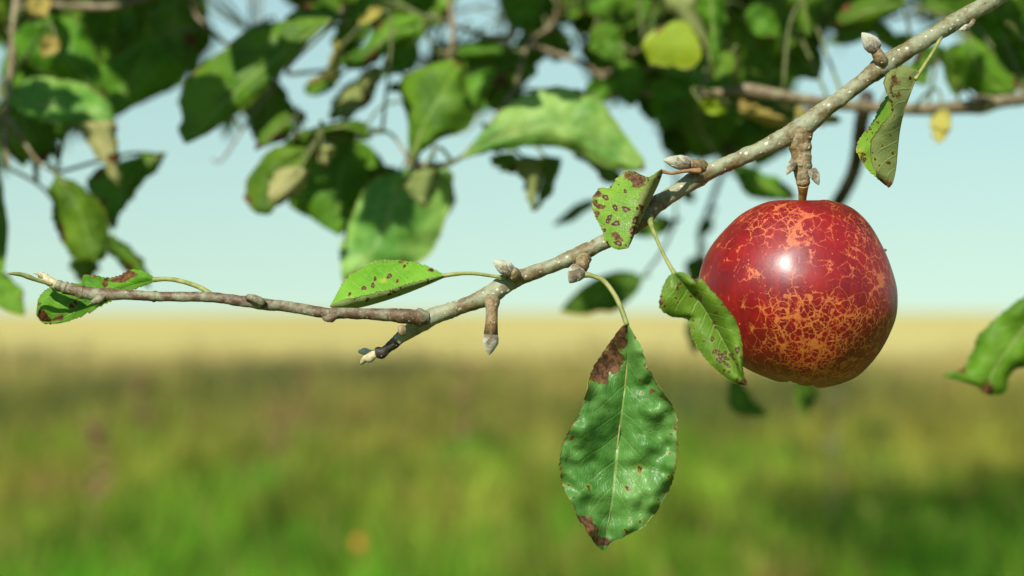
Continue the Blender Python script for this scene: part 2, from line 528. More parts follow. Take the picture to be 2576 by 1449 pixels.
def traced_leaf(parent, L, Mid, R, depth=FOCUS, n=150, m=49, teeth=26, tooth=2.6, camber=2.0, pucker=0.6, pfreq=.02,
                marks=(), mats=('leaf', 'under'), top='L', thick=.00028, petiole=None, pet_mat='petiole', seed=0.0, ripple=0.0, rag=3.0, extra=0):
    """leaf lofted between its two margins and its midrib, each (px, py, mm behind `depth`)"""
    l, c, r = resample(L, n), resample(Mid, n), resample(R, n)
    rows, pxs = [], np.zeros((n, m, 2))
    for i in range(n):
        u = i / (n - 1)
        env = min(1, u * 8) * min(1, (1 - u) * 10)
        row = []
        for j in range(m):
            v = 2 * j / (m - 1) - 1
            e = l[i] if v < 0 else r[i]
            av = abs(v)
            arm = e - c[i]
            q = c[i] + arm * av
            ln = math.hypot(arm[0], arm[1]) + 1e-6
            saw = ((u * teeth * (1 + .1 * math.sin(u * 13 + seed))) % 1.0)
            tw = max(0.0, (av - .80) / .20)
            jit = .55 + .9 * abs(mnoise.noise(Vector((u * 31, v * 2 + seed, 3.1))))
            off = 1.7 * tooth * (saw - .4) * tw * env * jit + tw * env * (rag * mnoise.noise(Vector((u * 7, v + seed, 9.7))) + rag * .4 * mnoise.noise(Vector((u * 23, v + seed, 2.2))))
            x, y = q[0] + arm[0] / ln * off, q[1] + arm[1] / ln * off
            z = q[2] - camber * math.sin(math.pi * av) * env
            pk = mnoise.noise(Vector((x * pfreq, y * pfreq, seed))) + .28 * mnoise.noise(Vector((x * pfreq * 2.3, y * pfreq * 2.3, seed + 4)))
            z += pk * pucker * env * (.35 + .65 * av)
            z += ripple * math.sin(u * 22 + 3 * seed + (0 if v < 0 else 2)) * av * av * env
            pxs[i, j] = (x, y)
            row.append(pt(x, y, depth + z / 1000))
        rows.append(row)
    mk = np.zeros((n, m, 4))
    marks = list(marks)
    rs = random.Random(int(seed * 1000))
    for _ in range(extra):
        q = pxs[rs.randrange(8, n - 8), rs.choice([rs.randrange(2, m - 2), rs.randrange(0, 6), rs.randrange(m - 6, m)])]
        marks.append((rs.choice(['spot', 'spot', 'brown']), q[0], q[1], rs.uniform(2.2, 5.0), rs.uniform(.5, 1)))
    for kind, x, y, rad, *am in marks:
        ang = np.arctan2(pxs[:, :, 1] - y, pxs[:, :, 0] - x)
        d = np.hypot(pxs[:, :, 0] - x, pxs[:, :, 1] - y) / rad
        d = d * (1 + .22 * np.sin(2 * ang + x) + .15 * np.sin(3 * ang + y) + .10 * np.sin(5 * ang + x * y))
        ch = {'brown': 0, 'spot': 1, 'yellow': 2}[kind]
        val = np.clip(1.25 - d, 0, 1) if ch != 1 else np.clip(1.0 - d * .8, 0, 1)
        mk[:, :, ch] = np.maximum(mk[:, :, ch], val * (am[0] if am else 1))
    o = sheet('leaf', rows, thick, parent, [M[x] for x in mats], mk, top)
    # the midrib as a raised cord on the underside, running into the petiole
    path = [tuple(pt(q[0], q[1], depth + (q[2] + .35) / 1000)) + (max(.15, 3.4 * (1 - k / 14) ** .8) * depth / FPX,) for k, q in enumerate(resample(Mid, 15))]
    tube('midrib', path, M[pet_mat], o, sides=8)
    if petiole:
        px_tube('petiole', petiole, M[pet_mat], o, sides=10, rough=.08)
    return o

def wprof(u):
    return (math.sin(math.pi * min(1, u ** .82)) ** .72) * (1 - .22 * u ** 3) if 0 < u < 1 else 0.0

def bg_leaf(parent, bx, by, tx, ty, hw, d0, d1, roll=0, fold=.25, bend=0.0, curve=0.0, kind='g', seed=0.0, n=38, m=13, stems=None, wave=.22, tipcurl=0.0):
    B, T = pt(bx, by, d0), pt(tx, ty, d1)
    ax = T - B
    L = ax.length
    ax.normalize()
    view = (CAM - (B + T) / 2).normalized()
    n0 = (view - ax * view.dot(ax)).normalized()
    nn = Matrix.Rotation(math.radians(roll), 3, ax) @ n0
    side = ax.cross(nn)
    w = hw * (d0 + d1) / 2 / FPX
    rows = []
    for i in range(n):
        u = i / (n - 1)
        sp = B + ax * (u * L) + nn * (bend * L * math.sin(math.pi * u) - tipcurl * L * max(0, u - .6) ** 2 * 4) + side * (curve * L * math.sin(math.pi * u))
        f = max(wprof(u), .004)
        row = []
        for j in range(m):
            v = 2 * j / (m - 1) - 1
            ww = w * f * (1 + .05 * ((u * 17) % 1.0 - .5) * (abs(v) > .95) + .20 * mnoise.noise(Vector((u * 4, seed, v))) + .08 * mnoise.noise(Vector((u * 13, seed, v))))
            nz = .30 * mnoise.noise(Vector((u * 4, v * 1.6, seed * 3.3))) + .16 * mnoise.noise(Vector((u * 9, v * 3.2, seed * 2.1)))
            h = abs(v) * math.sin(fold) + wave * math.sin(u * 8 + seed * 5 + (1.7 if v > 0 else 0)) * v * v + nz
            row.append(sp + side * (v * ww * math.cos(fold)) + nn * (ww * h))
        rows.append(row)
    mk = np.zeros((n, m, 4))
    rr = random.Random(int(seed * 977) + 3)
    for _k in range(rr.choice([0, 1, 2, 3])):
        ui, vj = rr.randrange(n // 2, n), rr.choice([0, m - 1])
        for i in range(n):
            for j in range(m):
                d = math.hypot((i - ui) / n / .16, (j - vj) / m / .3)
                mk[i, j, 0] = max(mk[i, j, 0], max(0, 1 - d) * rr.uniform(.5, 1))
    top, und = {'g': ('leaf', 'under'), 'd': ('leaf', 'under'), 'u': ('leaf', 'under'), 'y': ('yellow', 'yellow'), 'o': ('ochre', 'ochre'), 's': ('leaf_gloss', 'under')}[kind]
    o = sheet('leaf', rows, .0003, parent, [M[top], M[und]], mk, None, flip=False)
    # make the upper side face the camera (or away from it for kind u)
    if stems:
        best = min(stems, key=lambda q: (q - B).length)
        midp = (B + best) / 2 + Vector((0, 0, .12 * (B - best).length)) + (B - ax * .02 - (B + best) / 2) * .35
        tube('petiole', [tuple(best) + (.0010,), tuple(midp) + (.0009,), tuple(B + ax * L * .02) + (.0007,)], M['petiole_dark'], o, sides=7, n=12)
    return o

_sheet = sheet
def sheet(name, P, thick, parent, mats, marks=None, top_half=None, flip=False):
    if top_half is None:
        # orient by the side normal that looks at the camera, averaged over the whole blade
        A = np.array([[tuple(q) for q in row] for row in P], float)
        N = np.cross(np.gradient(A, axis=0), np.gradient(A, axis=1))
        away = ((np.array(CAM) - A) * N).sum() < 0
        return _sheet(name, P, thick, parent, mats, marks, None, flip != away)
    return _sheet(name, P, thick, parent, mats, marks, top_half, flip)

# ------------------------------------------------------------------ the ground
def ground_sheet(name, x0, x1, ys, z, mat, nx=40):
    V, F = [], []
    xs = np.linspace(x0, x1, nx)
    for y in ys:
        for x in xs:
            V.append((x, y, z + .05 * mnoise.noise(Vector((x * .15, y * .15, 2)))))
    for i in range(len(ys) - 1):
        for j in range(nx - 1):
            F.append((i * nx + j, i * nx + j + 1, (i + 1) * nx + j + 1, (i + 1) * nx + j))
    return link(name, mesh_from(name, V, F), None, [mat], 'structure')

def meadow_mat():
    g = NT('meadow_soil_and_turf')
    co = g.n('TexCoord').outputs['Object']
    n1, n2 = g.noise(co, .6, 5, .6), g.noise(co, 9, 4, .65)
    col = g.mix(g.step(n1, .35, .65), (.085, .115, .018), (.15, .15, .03))
    col = g.mix(g.math('MULTIPLY', g.step(n2, .45, .7), .6), col, (.05, .065, .014))
    bm = g.n('Bump', Strength=.8, Distance=.05, Height=n2).outputs[0]
    return g.end(g.n('BsdfDiffuse', Color=col, Normal=bm))

def field_mat():
    g = NT('ripe_field')
    co = g.n('TexCoord').outputs['Object']
    n1, n2 = g.noise(g.n('Mapping', Vector=co, Scale=(.03, .012, 1)).outputs[0], 1.0, 5, .6), g.noise(co, 2.2, 5, .7)
    col = g.mix(g.step(n1, .35, .65), (.38, .32, .108), (.48, .41, .155))
    col = g.mix(g.math('MULTIPLY', g.step(n2, .5, .7), .4), col, (.34, .26, .10))
    bm = g.n('Bump', Strength=.6, Distance=.15, Height=n2).outputs[0]
    return g.end(g.n('BsdfDiffuse', Color=col, Normal=bm))

ground_sheet('meadow', -60, 60, np.concatenate([np.linspace(-14, 30, 30), np.linspace(31, 44, 8)]), 0, meadow_mat())
fld = ground_sheet('field', -3000, 3000, np.concatenate([[37], np.geomspace(42, 4500, 28)]), .12, field_mat())
FAR = ground_sheet('terrain', -4000, 4000, [-4000, -200, -14, 37, 400, 6000], -.25, M['bark_far'] if False else meadow_mat(), nx=12)

def blades(name, count, yr, mat, size, tintf, keep=None, spread=.34, lean=.35):
    """a mass of bent blades in one mesh, each five points and three triangles"""
    out_v, out_c = [], []
    y = yr[0] * (yr[1] / yr[0]) ** rng.random(count)
    x = (rng.random(count) * 2 - 1) * (spread * y + 1.2)
    ang = rng.random(count) * 2 * math.pi
    h = rng.uniform(size[0], size[1], count) * rng.uniform(.6, 1.15, count)
    wd = rng.uniform(size[2], size[3], count) * (.5 + y / 18)
    la = rng.random(count) * 2 * math.pi
    h *= np.array([max(.45, 1 + 1.1 * mnoise.noise(Vector((a * .9, b * .35, 4.0)))) for a, b in zip(x, y)])
    le = rng.random(count) ** 1.3 * lean * h
    V = np.zeros((count, 5, 3)); Cc = np.zeros((count, 5, 4))
    sx, sy = np.cos(ang) * wd / 2, np.sin(ang) * wd / 2
    for k, (t, wv) in enumerate(((0, -1), (0, 1), (.55, -.75), (.55, .75), (1, 0))):
        V[:, k, 0] = x + sx * wv + np.cos(la) * le * t * t
        V[:, k, 1] = y + sy * wv + np.sin(la) * le * t * t
        V[:, k, 2] = h * t
    for i in range(count):
        c = tintf(x[i], y[i], h[i])
        Cc[i, :, :3] = c
        Cc[i, :, 3] = 1
    base = np.arange(count)[:, None] * 5
    tri = np.concatenate([base + np.array([[0, 1, 3]]), base + np.array([[0, 3, 2]]), base + np.array([[2, 3, 4]])])
    me = bpy.data.meshes.new(name)
    me.vertices.add(count * 5)
    me.vertices.foreach_set('co', V.ravel())
    me.loops.add(len(tri) * 3)
    me.loops.foreach_set('vertex_index', tri.ravel())
    me.polygons.add(len(tri))
    me.polygons.foreach_set('loop_start', np.arange(len(tri)) * 3)
    me.polygons.foreach_set('loop_total', np.full(len(tri), 3))
    at = me.attributes.new('tint', 'FLOAT_COLOR', 'POINT')
    at.data.foreach_set('color', Cc.reshape(-1, 4).ravel())
    me.update(calc_edges=True)
    me.validate()
    return link(name, me, None, [mat], 'stuff')

def blade_mat():
    g = NT('grass_blades')
    c = g.n('Attribute', dict(attribute_name='tint')).outputs['Color']
    bs = g.n('BsdfPrincipled', Base_Color=c, Roughness=.7)
    bs.inputs['Specular IOR Level'].default_value = .08
    tr = g.n('BsdfTranslucent', Color=c)
    return g.end(g.n('MixShader', i0=.3, i1=bs.outputs[0], i2=tr.outputs[0]))
M['blade'] = blade_mat()

def lerp(a, b, t):
    t = max(0, min(1, t))
    return tuple(p + (q - p) * t for p, q in zip(a, b))

def tint_green(x, y, h):
    n1 = mnoise.noise(Vector((x * .55, y * .28, 1.0)))
    n2 = mnoise.noise(Vector((x * 1.9, y * .9, 5.0)))
    c = lerp((.075, .165, .010), (.185, .185, .026), .40 + 1.2 * n1 + (y - 9) * .035)
    if n2 > .22:
        c = lerp(c, (.055, .15, .012), (n2 - .22) * 4)
    if n2 < -.32:
        c = lerp(c, (.24, .17, .05), (-.32 - n2) * 3)
    n3 = mnoise.noise(Vector((x * 3.6, y * .55, 11.0))) + .6 * mnoise.noise(Vector((x * 7.5, y * 1.1, 17.0)))
    if y < 12:
        c = lerp(c, (.060, .190, .008), (12 - y) * .16 * (.5 + n2))
    c = tuple(k * max(.35, 1.2 + 1.2 * n3) for k in c)
    v = random.uniform(.8, 1.3)
    if random.random() < .05:
        c = (.30, .17, .07)
    return tuple(k * v for k in c)

def tint_dry(x, y, h):
    n1 = mnoise.noise(Vector((x * .25, y * .12, 8.0))) + .5 * mnoise.noise(Vector((x * .8, y * .3, 3.0)))
    c = lerp((.175, .160, .036), (.42, .335, .12), .35 + .9 * n1 + (y - 25) * .05)
    dk = n1 + .18 * min(1, max(-1, (x + 1.5) / 4))
    if dk < -.06:
        c = lerp(c, (.075, .085, .03), (-.06 - dk) * 4)
    v = random.uniform(.75, 1.3)
    return tuple(k * v for k in c)

gr = blades('meadow_grass', 64000, (5.0, 30.0), M['blade'], (.10, .26, .007, .014), tint_green, lean=.9)
dg = blades('dry_meadow_grass', 30000, (15.0, 43.0), M['blade'], (.16, .46, .006, .012), tint_dry, lean=.6)

# ------------------------------------------------------------------ the fruiting branch in the foreground
branch = thing('apple_branch', 'sharp grey-brown fruiting branch with buds and spotted leaves, carrying the red apple', 'branch', pt(2560, -45, .84))
MAIN = [(2900, -230, .90, 28), (2700, -125, .87, 24), (2510, -8, .835, 22), (2420, 45, .83, 21), (2320, 105, .825, 21), (2262, 140, .822, 23), (2222, 165, .82, 25),
        (2180, 197, .82, 20), (2110, 250, .82, 20), (2050, 296, .82, 23), (2010, 328, .82, 28), (1965, 350, .82, 23), (1890, 386, .82, 20), (1800, 425, .82, 20),
        (1755, 447, .82, 24), (1705, 480, .82, 20), (1655, 512, .82, 22), (1625, 540, .82, 23), (1580, 578, .82, 20), (1500, 618, .82, 19), (1465, 636, .82, 21), (1410, 660, .82, 18),
        (1345, 685, .82, 18), (1292, 703, .82, 22), (1262, 720, .82, 24), (1232, 742, .82, 24), (1180, 764, .82, 19), (1120, 785, .82, 20), (1075, 803, .82, 23), (1052, 818, .822, 22), (1020, 842, .825, 16), (1000, 856, .826, 13)]
px_tube('branch_wood', MAIN, M['bark'], branch, sides=24, rough=.12, rough_freq=240, n=520, rings=[(f, a, w) for f, a, w in [(.185, .09, .0022), (.262, .10, .002), (.268, .08, .002), (.36, .07, .002), (.455, .10, .002), (.461, .08, .0018), (.54, .06, .002), (.60, .09, .002), (.655, .10, .002), (.66, .08, .002), (.72, .06, .002), (.80, .10, .002), (.806, .09, .002), (.875, .08, .002), (.93, .10, .002), (.936, .10, .002)]])
SHOOT = [(1075, 800, .818, 17), (1058, 798, .817, 22), (1050, 797, .817, 22), (1044, 797, .817, 18), (1010, 795, .816, 19), (990, 793, .816, 17), (930, 790, .816, 14.5), (848, 788, .815, 14.5), (830, 791, .815, 17), (815, 787, .815, 14),
         (720, 771, .815, 14), (660, 765, .815, 15), (635, 758, .815, 17), (610, 758, .815, 14), (530, 748, .816, 13), (400, 746, .818, 12.5), (390, 746, .818, 14.5), (380, 745, .818, 12.5),
         (310, 741, .82, 13.5), (250, 741, .822, 17), (215, 736, .823, 16), (206, 735, .823, 18), (198, 733, .823, 14.5), (172, 727, .824, 14.5), (163, 724, .824, 17), (157, 722, .824, 13), (148, 719, .824, 15), (140, 716, .824, 12)]
px_tube('shoot', SHOOT, M['bark_shoot'], branch, sides=20, rough=.08, rough_freq=330, n=380)
px_tube('leaf_scar', [(664, 764, .812, 9), (645, 754, .811, 11), (628, 748, .812, 9), (620, 752, .813, 5)], M['bark_shoot'], branch, sides=12, rough=.25, rough_freq=500, n=16)
px_tube('leaf_scar', [(845, 793, .813, 8), (832, 800, .812, 10), (822, 802, .812, 8), (812, 799, .813, 4)], M['bark_shoot'], branch, sides=12, rough=.25, rough_freq=500, n=16)
px_tube('leaf_scar', [(262, 745, .82, 9), (245, 755, .819, 9), (232, 760, .82, 5)], M['bark_shoot'], branch, sides=12, rough=.25, rough_freq=500, n=16)
tip = px_tube('shoot_tip', [(146, 718, .824, 12), (130, 710, .824, 12.5), (112, 700, .824, 12), (100, 692, .824, 9)], M['wood'], branch, sides=14, rough=.22, rough_freq=500, n=24)
px_tube('splinter', [(108, 700, .823, 5), (97, 690, .822, 4), (84, 686, .822, 1.4)], M['wood'], tip, sides=8, n=12)
px_tube('splinter', [(112, 697, .826, 4), (104, 687, .826, 3), (101, 684, .827, 1)], M['wood'], tip, sides=8, n=10)
px_tube('bract', [(132, 716, .82, 4), (96, 706, .818, 4.5), (78, 699, .817, 6), (50, 690, .815, 6), (18, 688, .812, 2)], M['petiole'], branch, sides=10, rough=.15)
STUB = [(1030, 832, .825, 15), (1005, 850, .827, 14), (985, 868, .828, 13), (972, 878, .829, 12), (962, 886, .829, 15), (950, 888, .83, 15), (944, 889, .83, 11)]
px_tube('stub', STUB, M['bark_dark'], branch, sides=18, rough=.22, rough_freq=330, n=60)
px_tube('stub_scar', [(1010, 822, .816, 9), (1012, 833, .815, 10), (1014, 842, .816, 7)], M['bark_spur'], branch, sides=14, rough=.2, n=20)
st = px_tube('stub_tip', [(955, 886, .829, 9), (935, 897, .830, 12), (920, 903, .831, 10), (908, 915, .832, 5)], M['wood'], branch, sides=12, rough=.35, rough_freq=420, n=24)
px_tube('splinter', [(938, 890, .832, 8), (918, 885, .834, 9), (903, 884, .835, 4)], M['down'], st, sides=10, rough=.3, rough_freq=500, n=16)

def bud(parent, base, tipp, r, d, neck=None, nr=None, dark=False, name='bud'):
    """pointed downy bud; base and tip in frame px"""
    prof = [(0, .55), (.08, .9), (.2, 1.0), (.4, 1.04), (.6, .88), (.78, .60), (.92, .28), (1, .06)]
    bx, by = base; tx, ty = tipp
    r = r * .9
    pts = [(bx + (tx - bx) * t, by + (ty - by) * t, d, r * f) for t, f in prof]
    mb = px_tube(name, pts, M['bud'], parent, sides=24, rough=.06, rough_freq=500, n=44)
    me = mb.data
    lay = me.uv_layers[0].data
    top = max(q.uv[0] for q in lay) or 1
    for q in lay:
        q.uv[0] = q.uv[0] / top - (.35 if dark else 0)
    # two overlapping bud scales hugging the base
    ax = np.array([tx - bx, ty - by]); ln = np.linalg.norm(ax); ax = ax / ln; pe = np.array([-ax[1], ax[0]])
    for s, (sh, ln2) in zip((-1, 1), ((.15, .62), (.0, .5))):
        rows = []
        for i in range(10):
            u = i / 9
            row = []
            for j in range(9):
                a = (j / 8 - .5) * 2.0 * (1 - u ** 2 * .9) + s * 1.0
                rr = r * (1.02 + .05 * mnoise.noise(Vector((i * .9, j * .9, bx)))) * np.interp(sh * .3 + u * ln2, [t for t, _ in prof], [f for _, f in prof])
                c = np.array([bx, by]) + ax * ln * (sh * .3 + u * ln2) + pe * rr * math.sin(a)
                row.append(pt(c[0], c[1], d - rr * math.cos(a) * d / FPX))
            rows.append(row)
        _sheet('bud_scale', rows, .0003, mb, [M['bud'], M['bud']], None, 'L')
    if neck:
        neck = [(neck[0][0], neck[0][1], neck[0][2] + .005, neck[0][3] * .6)] + [(neck[0][0] * .6 + neck[1][0] * .4, neck[0][1] * .6 + neck[1][1] * .4, neck[0][2] + .001, neck[0][3] * .85)] + list(neck[1:])
        px_tube('bud_stem', neck, M['bark_spur'], mb, sides=16, rough=.18, rough_freq=420)
    return mb

bud(branch, (1288, 684), (1240, 656), 19, .812, [(1300, 700, .815, 20), (1290, 688, .813, 17), (1280, 679, .812, 14)])
bud(branch, (1236, 838), (1231, 893), 20, .815, [(1238, 745, .818, 24), (1237, 768, .817, 17), (1237, 800, .816, 16), (1235, 822, .815, 17), (1234, 832, .815, 21), (1234, 842, .815, 18)])
bud(branch, (1460, 672), (1432, 712), 23, .812, [(1470, 648, .816, 22), (1466, 662, .814, 18), (1460, 676, .812, 16)], dark=True)
bud(branch, (1735, 412), (1668, 402), 19, .813, [(1772, 424, .818, 22), (1752, 416, .816, 16), (1730, 411, .814, 12)])
bud(branch, (2206, 126), (2168, 82), 22, .815, [(2222, 165, .818, 20), (2214, 148, .816, 17), (2205, 132, .815, 14), (2200, 122, .815, 12)])
bud(branch, (2440, 66), (2412, 76), 8, .818, [(2450, 50, .826, 7), (2444, 60, .82, 6), (2436, 67, .818, 5)])
# fruiting spur that the apple hangs from
SPUR = [(2015, 325, .82, 30), (2013, 348, .82, 30), (2013, 360, .82, 27), (2014, 372, .82, 28), (2015, 385, .82, 25), (2016, 400, .82, 26), (2018, 420, .82, 24), (2019, 440, .82, 20), (2020, 455, .82, 16), (2020, 462, .82, 18), (2020, 468, .82, 14)]
spur = px_tube('spur', SPUR, M['bark_spur'], branch, sides=22, rough=.12, rough_freq=380, n=90)
bud(branch, (1998, 405), (1978, 440), 11, .816)
bud(branch, (2042, 424), (2060, 466), 13, .816)

# leaves of the branch
S = lambda *a: ('spot',) + a
Bn = lambda *a: ('brown',) + a
# 1: half folded leaf lying along the branch, left of the middle bud
traced_leaf(branch, depth=.838, L=[(1120, 692, 0), (1070, 668, 8), (1015, 657, 14), (950, 655, 16), (905, 674, 15), (868, 705, 10), (845, 745, 5), (830, 770, 0)],
            Mid=[(1120, 694, 0), (1066, 718, -1), (990, 748, -2), (914, 771, -2), (873, 777, -1), (845, 775, 0), (830, 771, 0)],
            R=[(1120, 693, -1), (1068, 704, -4), (1016, 718, -6), (939, 738, -7), (885, 750, -6), (855, 758, -3), (830, 769, 0)],
            camber=1.0, pucker=1.0, teeth=24, tooth=3.2, mats=('leaf_pale', 'under'), extra=16, petiole=[(1275, 698, .814, 6), (1245, 695, .816, 4.5), (1190, 688, .828, 4.5), (1150, 689, .836, 5), (1112, 694, .838, 6)], seed=1.2,
            marks=[S(938, 719, 6), S(916, 725, 6), S(980, 695, 7), S(944, 702, 5), S(1018, 670, 6, .6), S(1085, 680, 8, .6), ('yellow', 966, 706, 9, .7), S(880, 740, 6, .6), S(1000, 708, 7, .5), Bn(1010, 660, 10, .7), Bn(1075, 670, 10, .5)])
# 2: torn leaf behind the broken end of the shoot
traced_leaf(branch, depth=.832, L=[(392, 700, 0), (362, 684, 2), (328, 679, 6), (300, 694, 8), (268, 700, 8), (240, 692, 8), (212, 692, 8), (203, 712, 8), (160, 716, 5), (118, 728, 2), (97, 752, 0), (92, 790, 0)],
            Mid=[(392, 704, 0), (340, 715, 2), (290, 733, 4), (235, 760, 3), (180, 790, 0), (140, 806, 0), (105, 808, 0), (92, 792, 0)],
            R=[(392, 708, 0), (350, 722, -7), (318, 738, -12), (275, 760, -13), (230, 782, -12), (190, 800, -8), (150, 812, -4), (110, 812, -2), (92, 794, 0)],
            camber=2, pucker=1.6, pfreq=.03, teeth=26, tooth=3.5, petiole=[(535, 744, .818, 8), (500, 722, .822, 6), (450, 706, .828, 6), (415, 702, .831, 6), (385, 704, .832, 7)], seed=2.6,
            marks=[Bn(318, 690, 22), Bn(300, 700, 18), Bn(265, 712, 12), Bn(110, 795, 20, .9), Bn(150, 800, 14, .8), Bn(240, 690, 12, .7), S(180, 770, 9, .6), Bn(190, 762, 10, .8), Bn(100, 765, 8, .7)])
# 3: spotted leaf folded in two in front of the branch
traced_leaf(branch, depth=.806, L=[(1664, 426, 4), (1632, 446, 6), (1612, 440, 9), (1588, 430, 12), (1562, 440, 13), (1545, 462, 13), (1530, 474, 13), (1512, 472, 14), (1492, 487, 14), (1494, 530, 12), (1510, 570, 9), (1532, 612, 4), (1552, 627, 2), (1580, 624, 0)],
            Mid=[(1666, 428, 2), (1655, 460, 3), (1634, 505, 3), (1614, 548, 3), (1598, 585, 2), (1588, 608, 1), (1580, 624, 0)],
            R=[(1664, 426, 0), (1645, 440, -1), (1626, 458, -1), (1610, 495, -1), (1598, 530, -1), (1588, 570, -1), (1582, 600, 0), (1580, 624, 0)],
            camber=1.5, pucker=.9, teeth=24, tooth=3.0, mats=('leaf_pale', 'under'), extra=26, rag=6, petiole=[(1762, 430, .814, 8), (1725, 430, .812, 5), (1690, 436, .809, 4), (1662, 430, .808, 5)], pet_mat='petiole_red', seed=3.7,
            marks=[Bn(1600, 445, 26), Bn(1608, 462, 16, .9), Bn(1578, 438, 10, .9), Bn(1500, 488, 14), Bn(1497, 510, 12, .9), Bn(1512, 520, 10, .9), Bn(1503, 540, 10, .9), Bn(1555, 600, 13), Bn(1545, 590, 9), Bn(1532, 468, 9, .8),
                   S(1575, 527, 9), S(1548, 522, 8), S(1551, 562, 9), S(1534, 547, 7), S(1529, 557, 6), S(1524, 497, 8), S(1573, 482, 5), S(1556, 612, 8), S(1520, 580, 6), S(1597, 556, 8), S(1590, 580, 8), Bn(1612, 520, 8, .9), Bn(1594, 575, 10, .9)])
# 4: leaf against the apple
traced_leaf(branch, depth=.778, L=[(1696, 686, 2), (1678, 700, 2), (1662, 740, 2), (1660, 775, 3), (1690, 796, 5), (1722, 800, 6), (1735, 815, 5), (1742, 850, 4), (1765, 890, 3), (1795, 925, 2), (1835, 957, 1), (1872, 968, 0), (1880, 966, 0)],
            Mid=[(1696, 686, 2), (1730, 726, 3), (1762, 762, 4), (1798, 820, 4), (1826, 870, 3), (1852, 920, 1), (1870, 955, 0), (1880, 966, 0)],
            R=[(1697, 686, 2), (1722, 686, 0), (1745, 704, -2), (1768, 702, -4), (1790, 732, -5), (1820, 765, -5), (1848, 800, -4), (1864, 850, -3), (1867, 905, -2), (1870, 940, 0), (1880, 966, 0)],
            camber=2.6, pucker=1.6, pfreq=.018, teeth=26, tooth=2.6, top='R', petiole=[(1634, 545, .815, 10), (1640, 572, .808, 6), (1660, 620, .796, 4.5), (1680, 660, .785, 5), (1698, 690, .78, 6.5)], seed=4.9, mats=('leaf_mid', 'under'), extra=22,
            marks=[S(1708, 715, 5), S(1704, 726, 5), S(1753, 738, 6), S(1763, 747, 5), S(1762, 755, 5), S(1738, 746, 4), S(1802, 787, 5), S(1744, 806, 4), S(1797, 812, 5), S(1800, 824, 4), S(1792, 853, 6),
                   Bn(1806, 888, 12), S(1797, 884, 6), S(1812, 897, 7), S(1822, 889, 6), S(1826, 902, 6), S(1814, 909, 6), S(1808, 905, 6), S(1826, 915, 5), S(1840, 893, 6), S(1832, 922, 5), S(1834, 935, 4), S(1845, 903, 5), S(1822, 932, 4), S(1855, 880, 7), Bn(1872, 962, 14), Bn(1662, 760, 8), Bn(1750, 704, 10, .8), Bn(1864, 900, 6, .8), S(1672, 770, 4)])
# 5: large puckered leaf hanging below the branch
traced_leaf(branch, depth=.806, n=190, m=65, L=[(1576, 812, 0), (1560, 826, 1), (1522, 876, 2), (1484, 940, 2), (1474, 985, 0), (1462, 1030, -2), (1430, 1088, -2), (1408, 1150, 0), (1412, 1210, 2), (1432, 1262, 2), (1452, 1305, 2), (1480, 1342, 2), (1500, 1372, 4), (1518, 1386, 6)],
            Mid=[(1577, 812, 0), (1580, 870, 4), (1575, 950, 7), (1563, 1040, 8), (1553, 1130, 8), (1546, 1200, 7), (1538, 1270, 6), (1527, 1330, 6), (1518, 1386, 6)],
            R=[(1578, 812, 0), (1592, 836, 0), (1612, 870, -1), (1634, 925, -2), (1662, 975, -3), (1694, 1035, -2), (1704, 1100, 0), (1706, 1150, 1), (1692, 1215, 2), (1660, 1272, 3), (1622, 1318, 3), (1575, 1348, 4), (1540, 1362, 5), (1518, 1386, 6)],
            camber=1.2, pucker=9.5, pfreq=.0135, teeth=30, tooth=3.0, ripple=.8, petiole=[(1468, 690, .812, 9), (1490, 694, .812, 6), (1520, 708, .812, 6.5), (1548, 745, .81, 6.5), (1566, 785, .808, 6.5), (1577, 818, .806, 6.5)], pet_mat='petiole', seed=5.3, mats=('leaf_dull', 'under'), extra=30, rag=6,
            marks=[Bn(1560, 850, 30), Bn(1535, 890, 38), Bn(1515, 925, 38), Bn(1545, 925, 25, .9), Bn(1500, 950, 24, .8), Bn(1485, 1330, 26), Bn(1500, 1362, 26), Bn(1462, 1308, 16, .9), ('yellow', 1555, 895, 10, .9), ('yellow', 1530, 935, 8, .9), ('yellow', 1475, 958, 12, .8), Bn(1640, 985, 10, .7), Bn(1700, 1080, 9, .8), S(1610, 1180, 10, .6), S(1580, 1230, 9, .6), Bn(1440, 1100, 8, .8), S(1480, 1225, 7, .5)])
# 6: folded leaf hanging under the upper branch, pale underside to the front
traced_leaf(branch, depth=.815, L=[(2306, 178, 2), (2270, 210, 10), (2225, 250, 16), (2200, 300, 18), (2165, 345, 18), (2156, 372, 16), (2164, 402, 14), (2182, 428, 10), (2202, 445, 6), (2228, 466, 2), (2236, 470, 0)],
            Mid=[(2308, 178, 0), (2292, 225, 1), (2276, 270, 2), (2264, 320, 3), (2258, 370, 3), (2254, 420, 2), (2246, 458, 0), (2236, 472, 0)],
            R=[(2306, 176, 0), (2268, 166, -2), (2232, 182, -3), (2224, 215, -4), (2240, 255, -4), (2240, 285, -3), (2212, 320, -4), (2192, 355, -4), (2190, 395, -4), (2200, 428, -3), (2220, 450, -1), (2234, 472, 0)],
            camber=1.2, pucker=1.2, teeth=26, tooth=3.0, mats=('leaf_pale', 'under'), extra=18, petiole=[(2378, 72, .828, 6), (2352, 122, .822, 4.5), (2325, 165, .818, 4.5), (2302, 200, .815, 5)], seed=6.1, top='L',
            marks=[Bn(2250, 205, 30, .55), Bn(2255, 240, 20, .5), Bn(2228, 460, 18, .8), S(2175, 402, 6), S(2172, 388, 5), Bn(2170, 400, 9, .7), Bn(2240, 340, 8, .5), S(2245, 385, 6, .5), S(2235, 410, 8, .5), ('yellow', 2160, 385, 12, .8), Bn(2195, 335, 6, .6)])

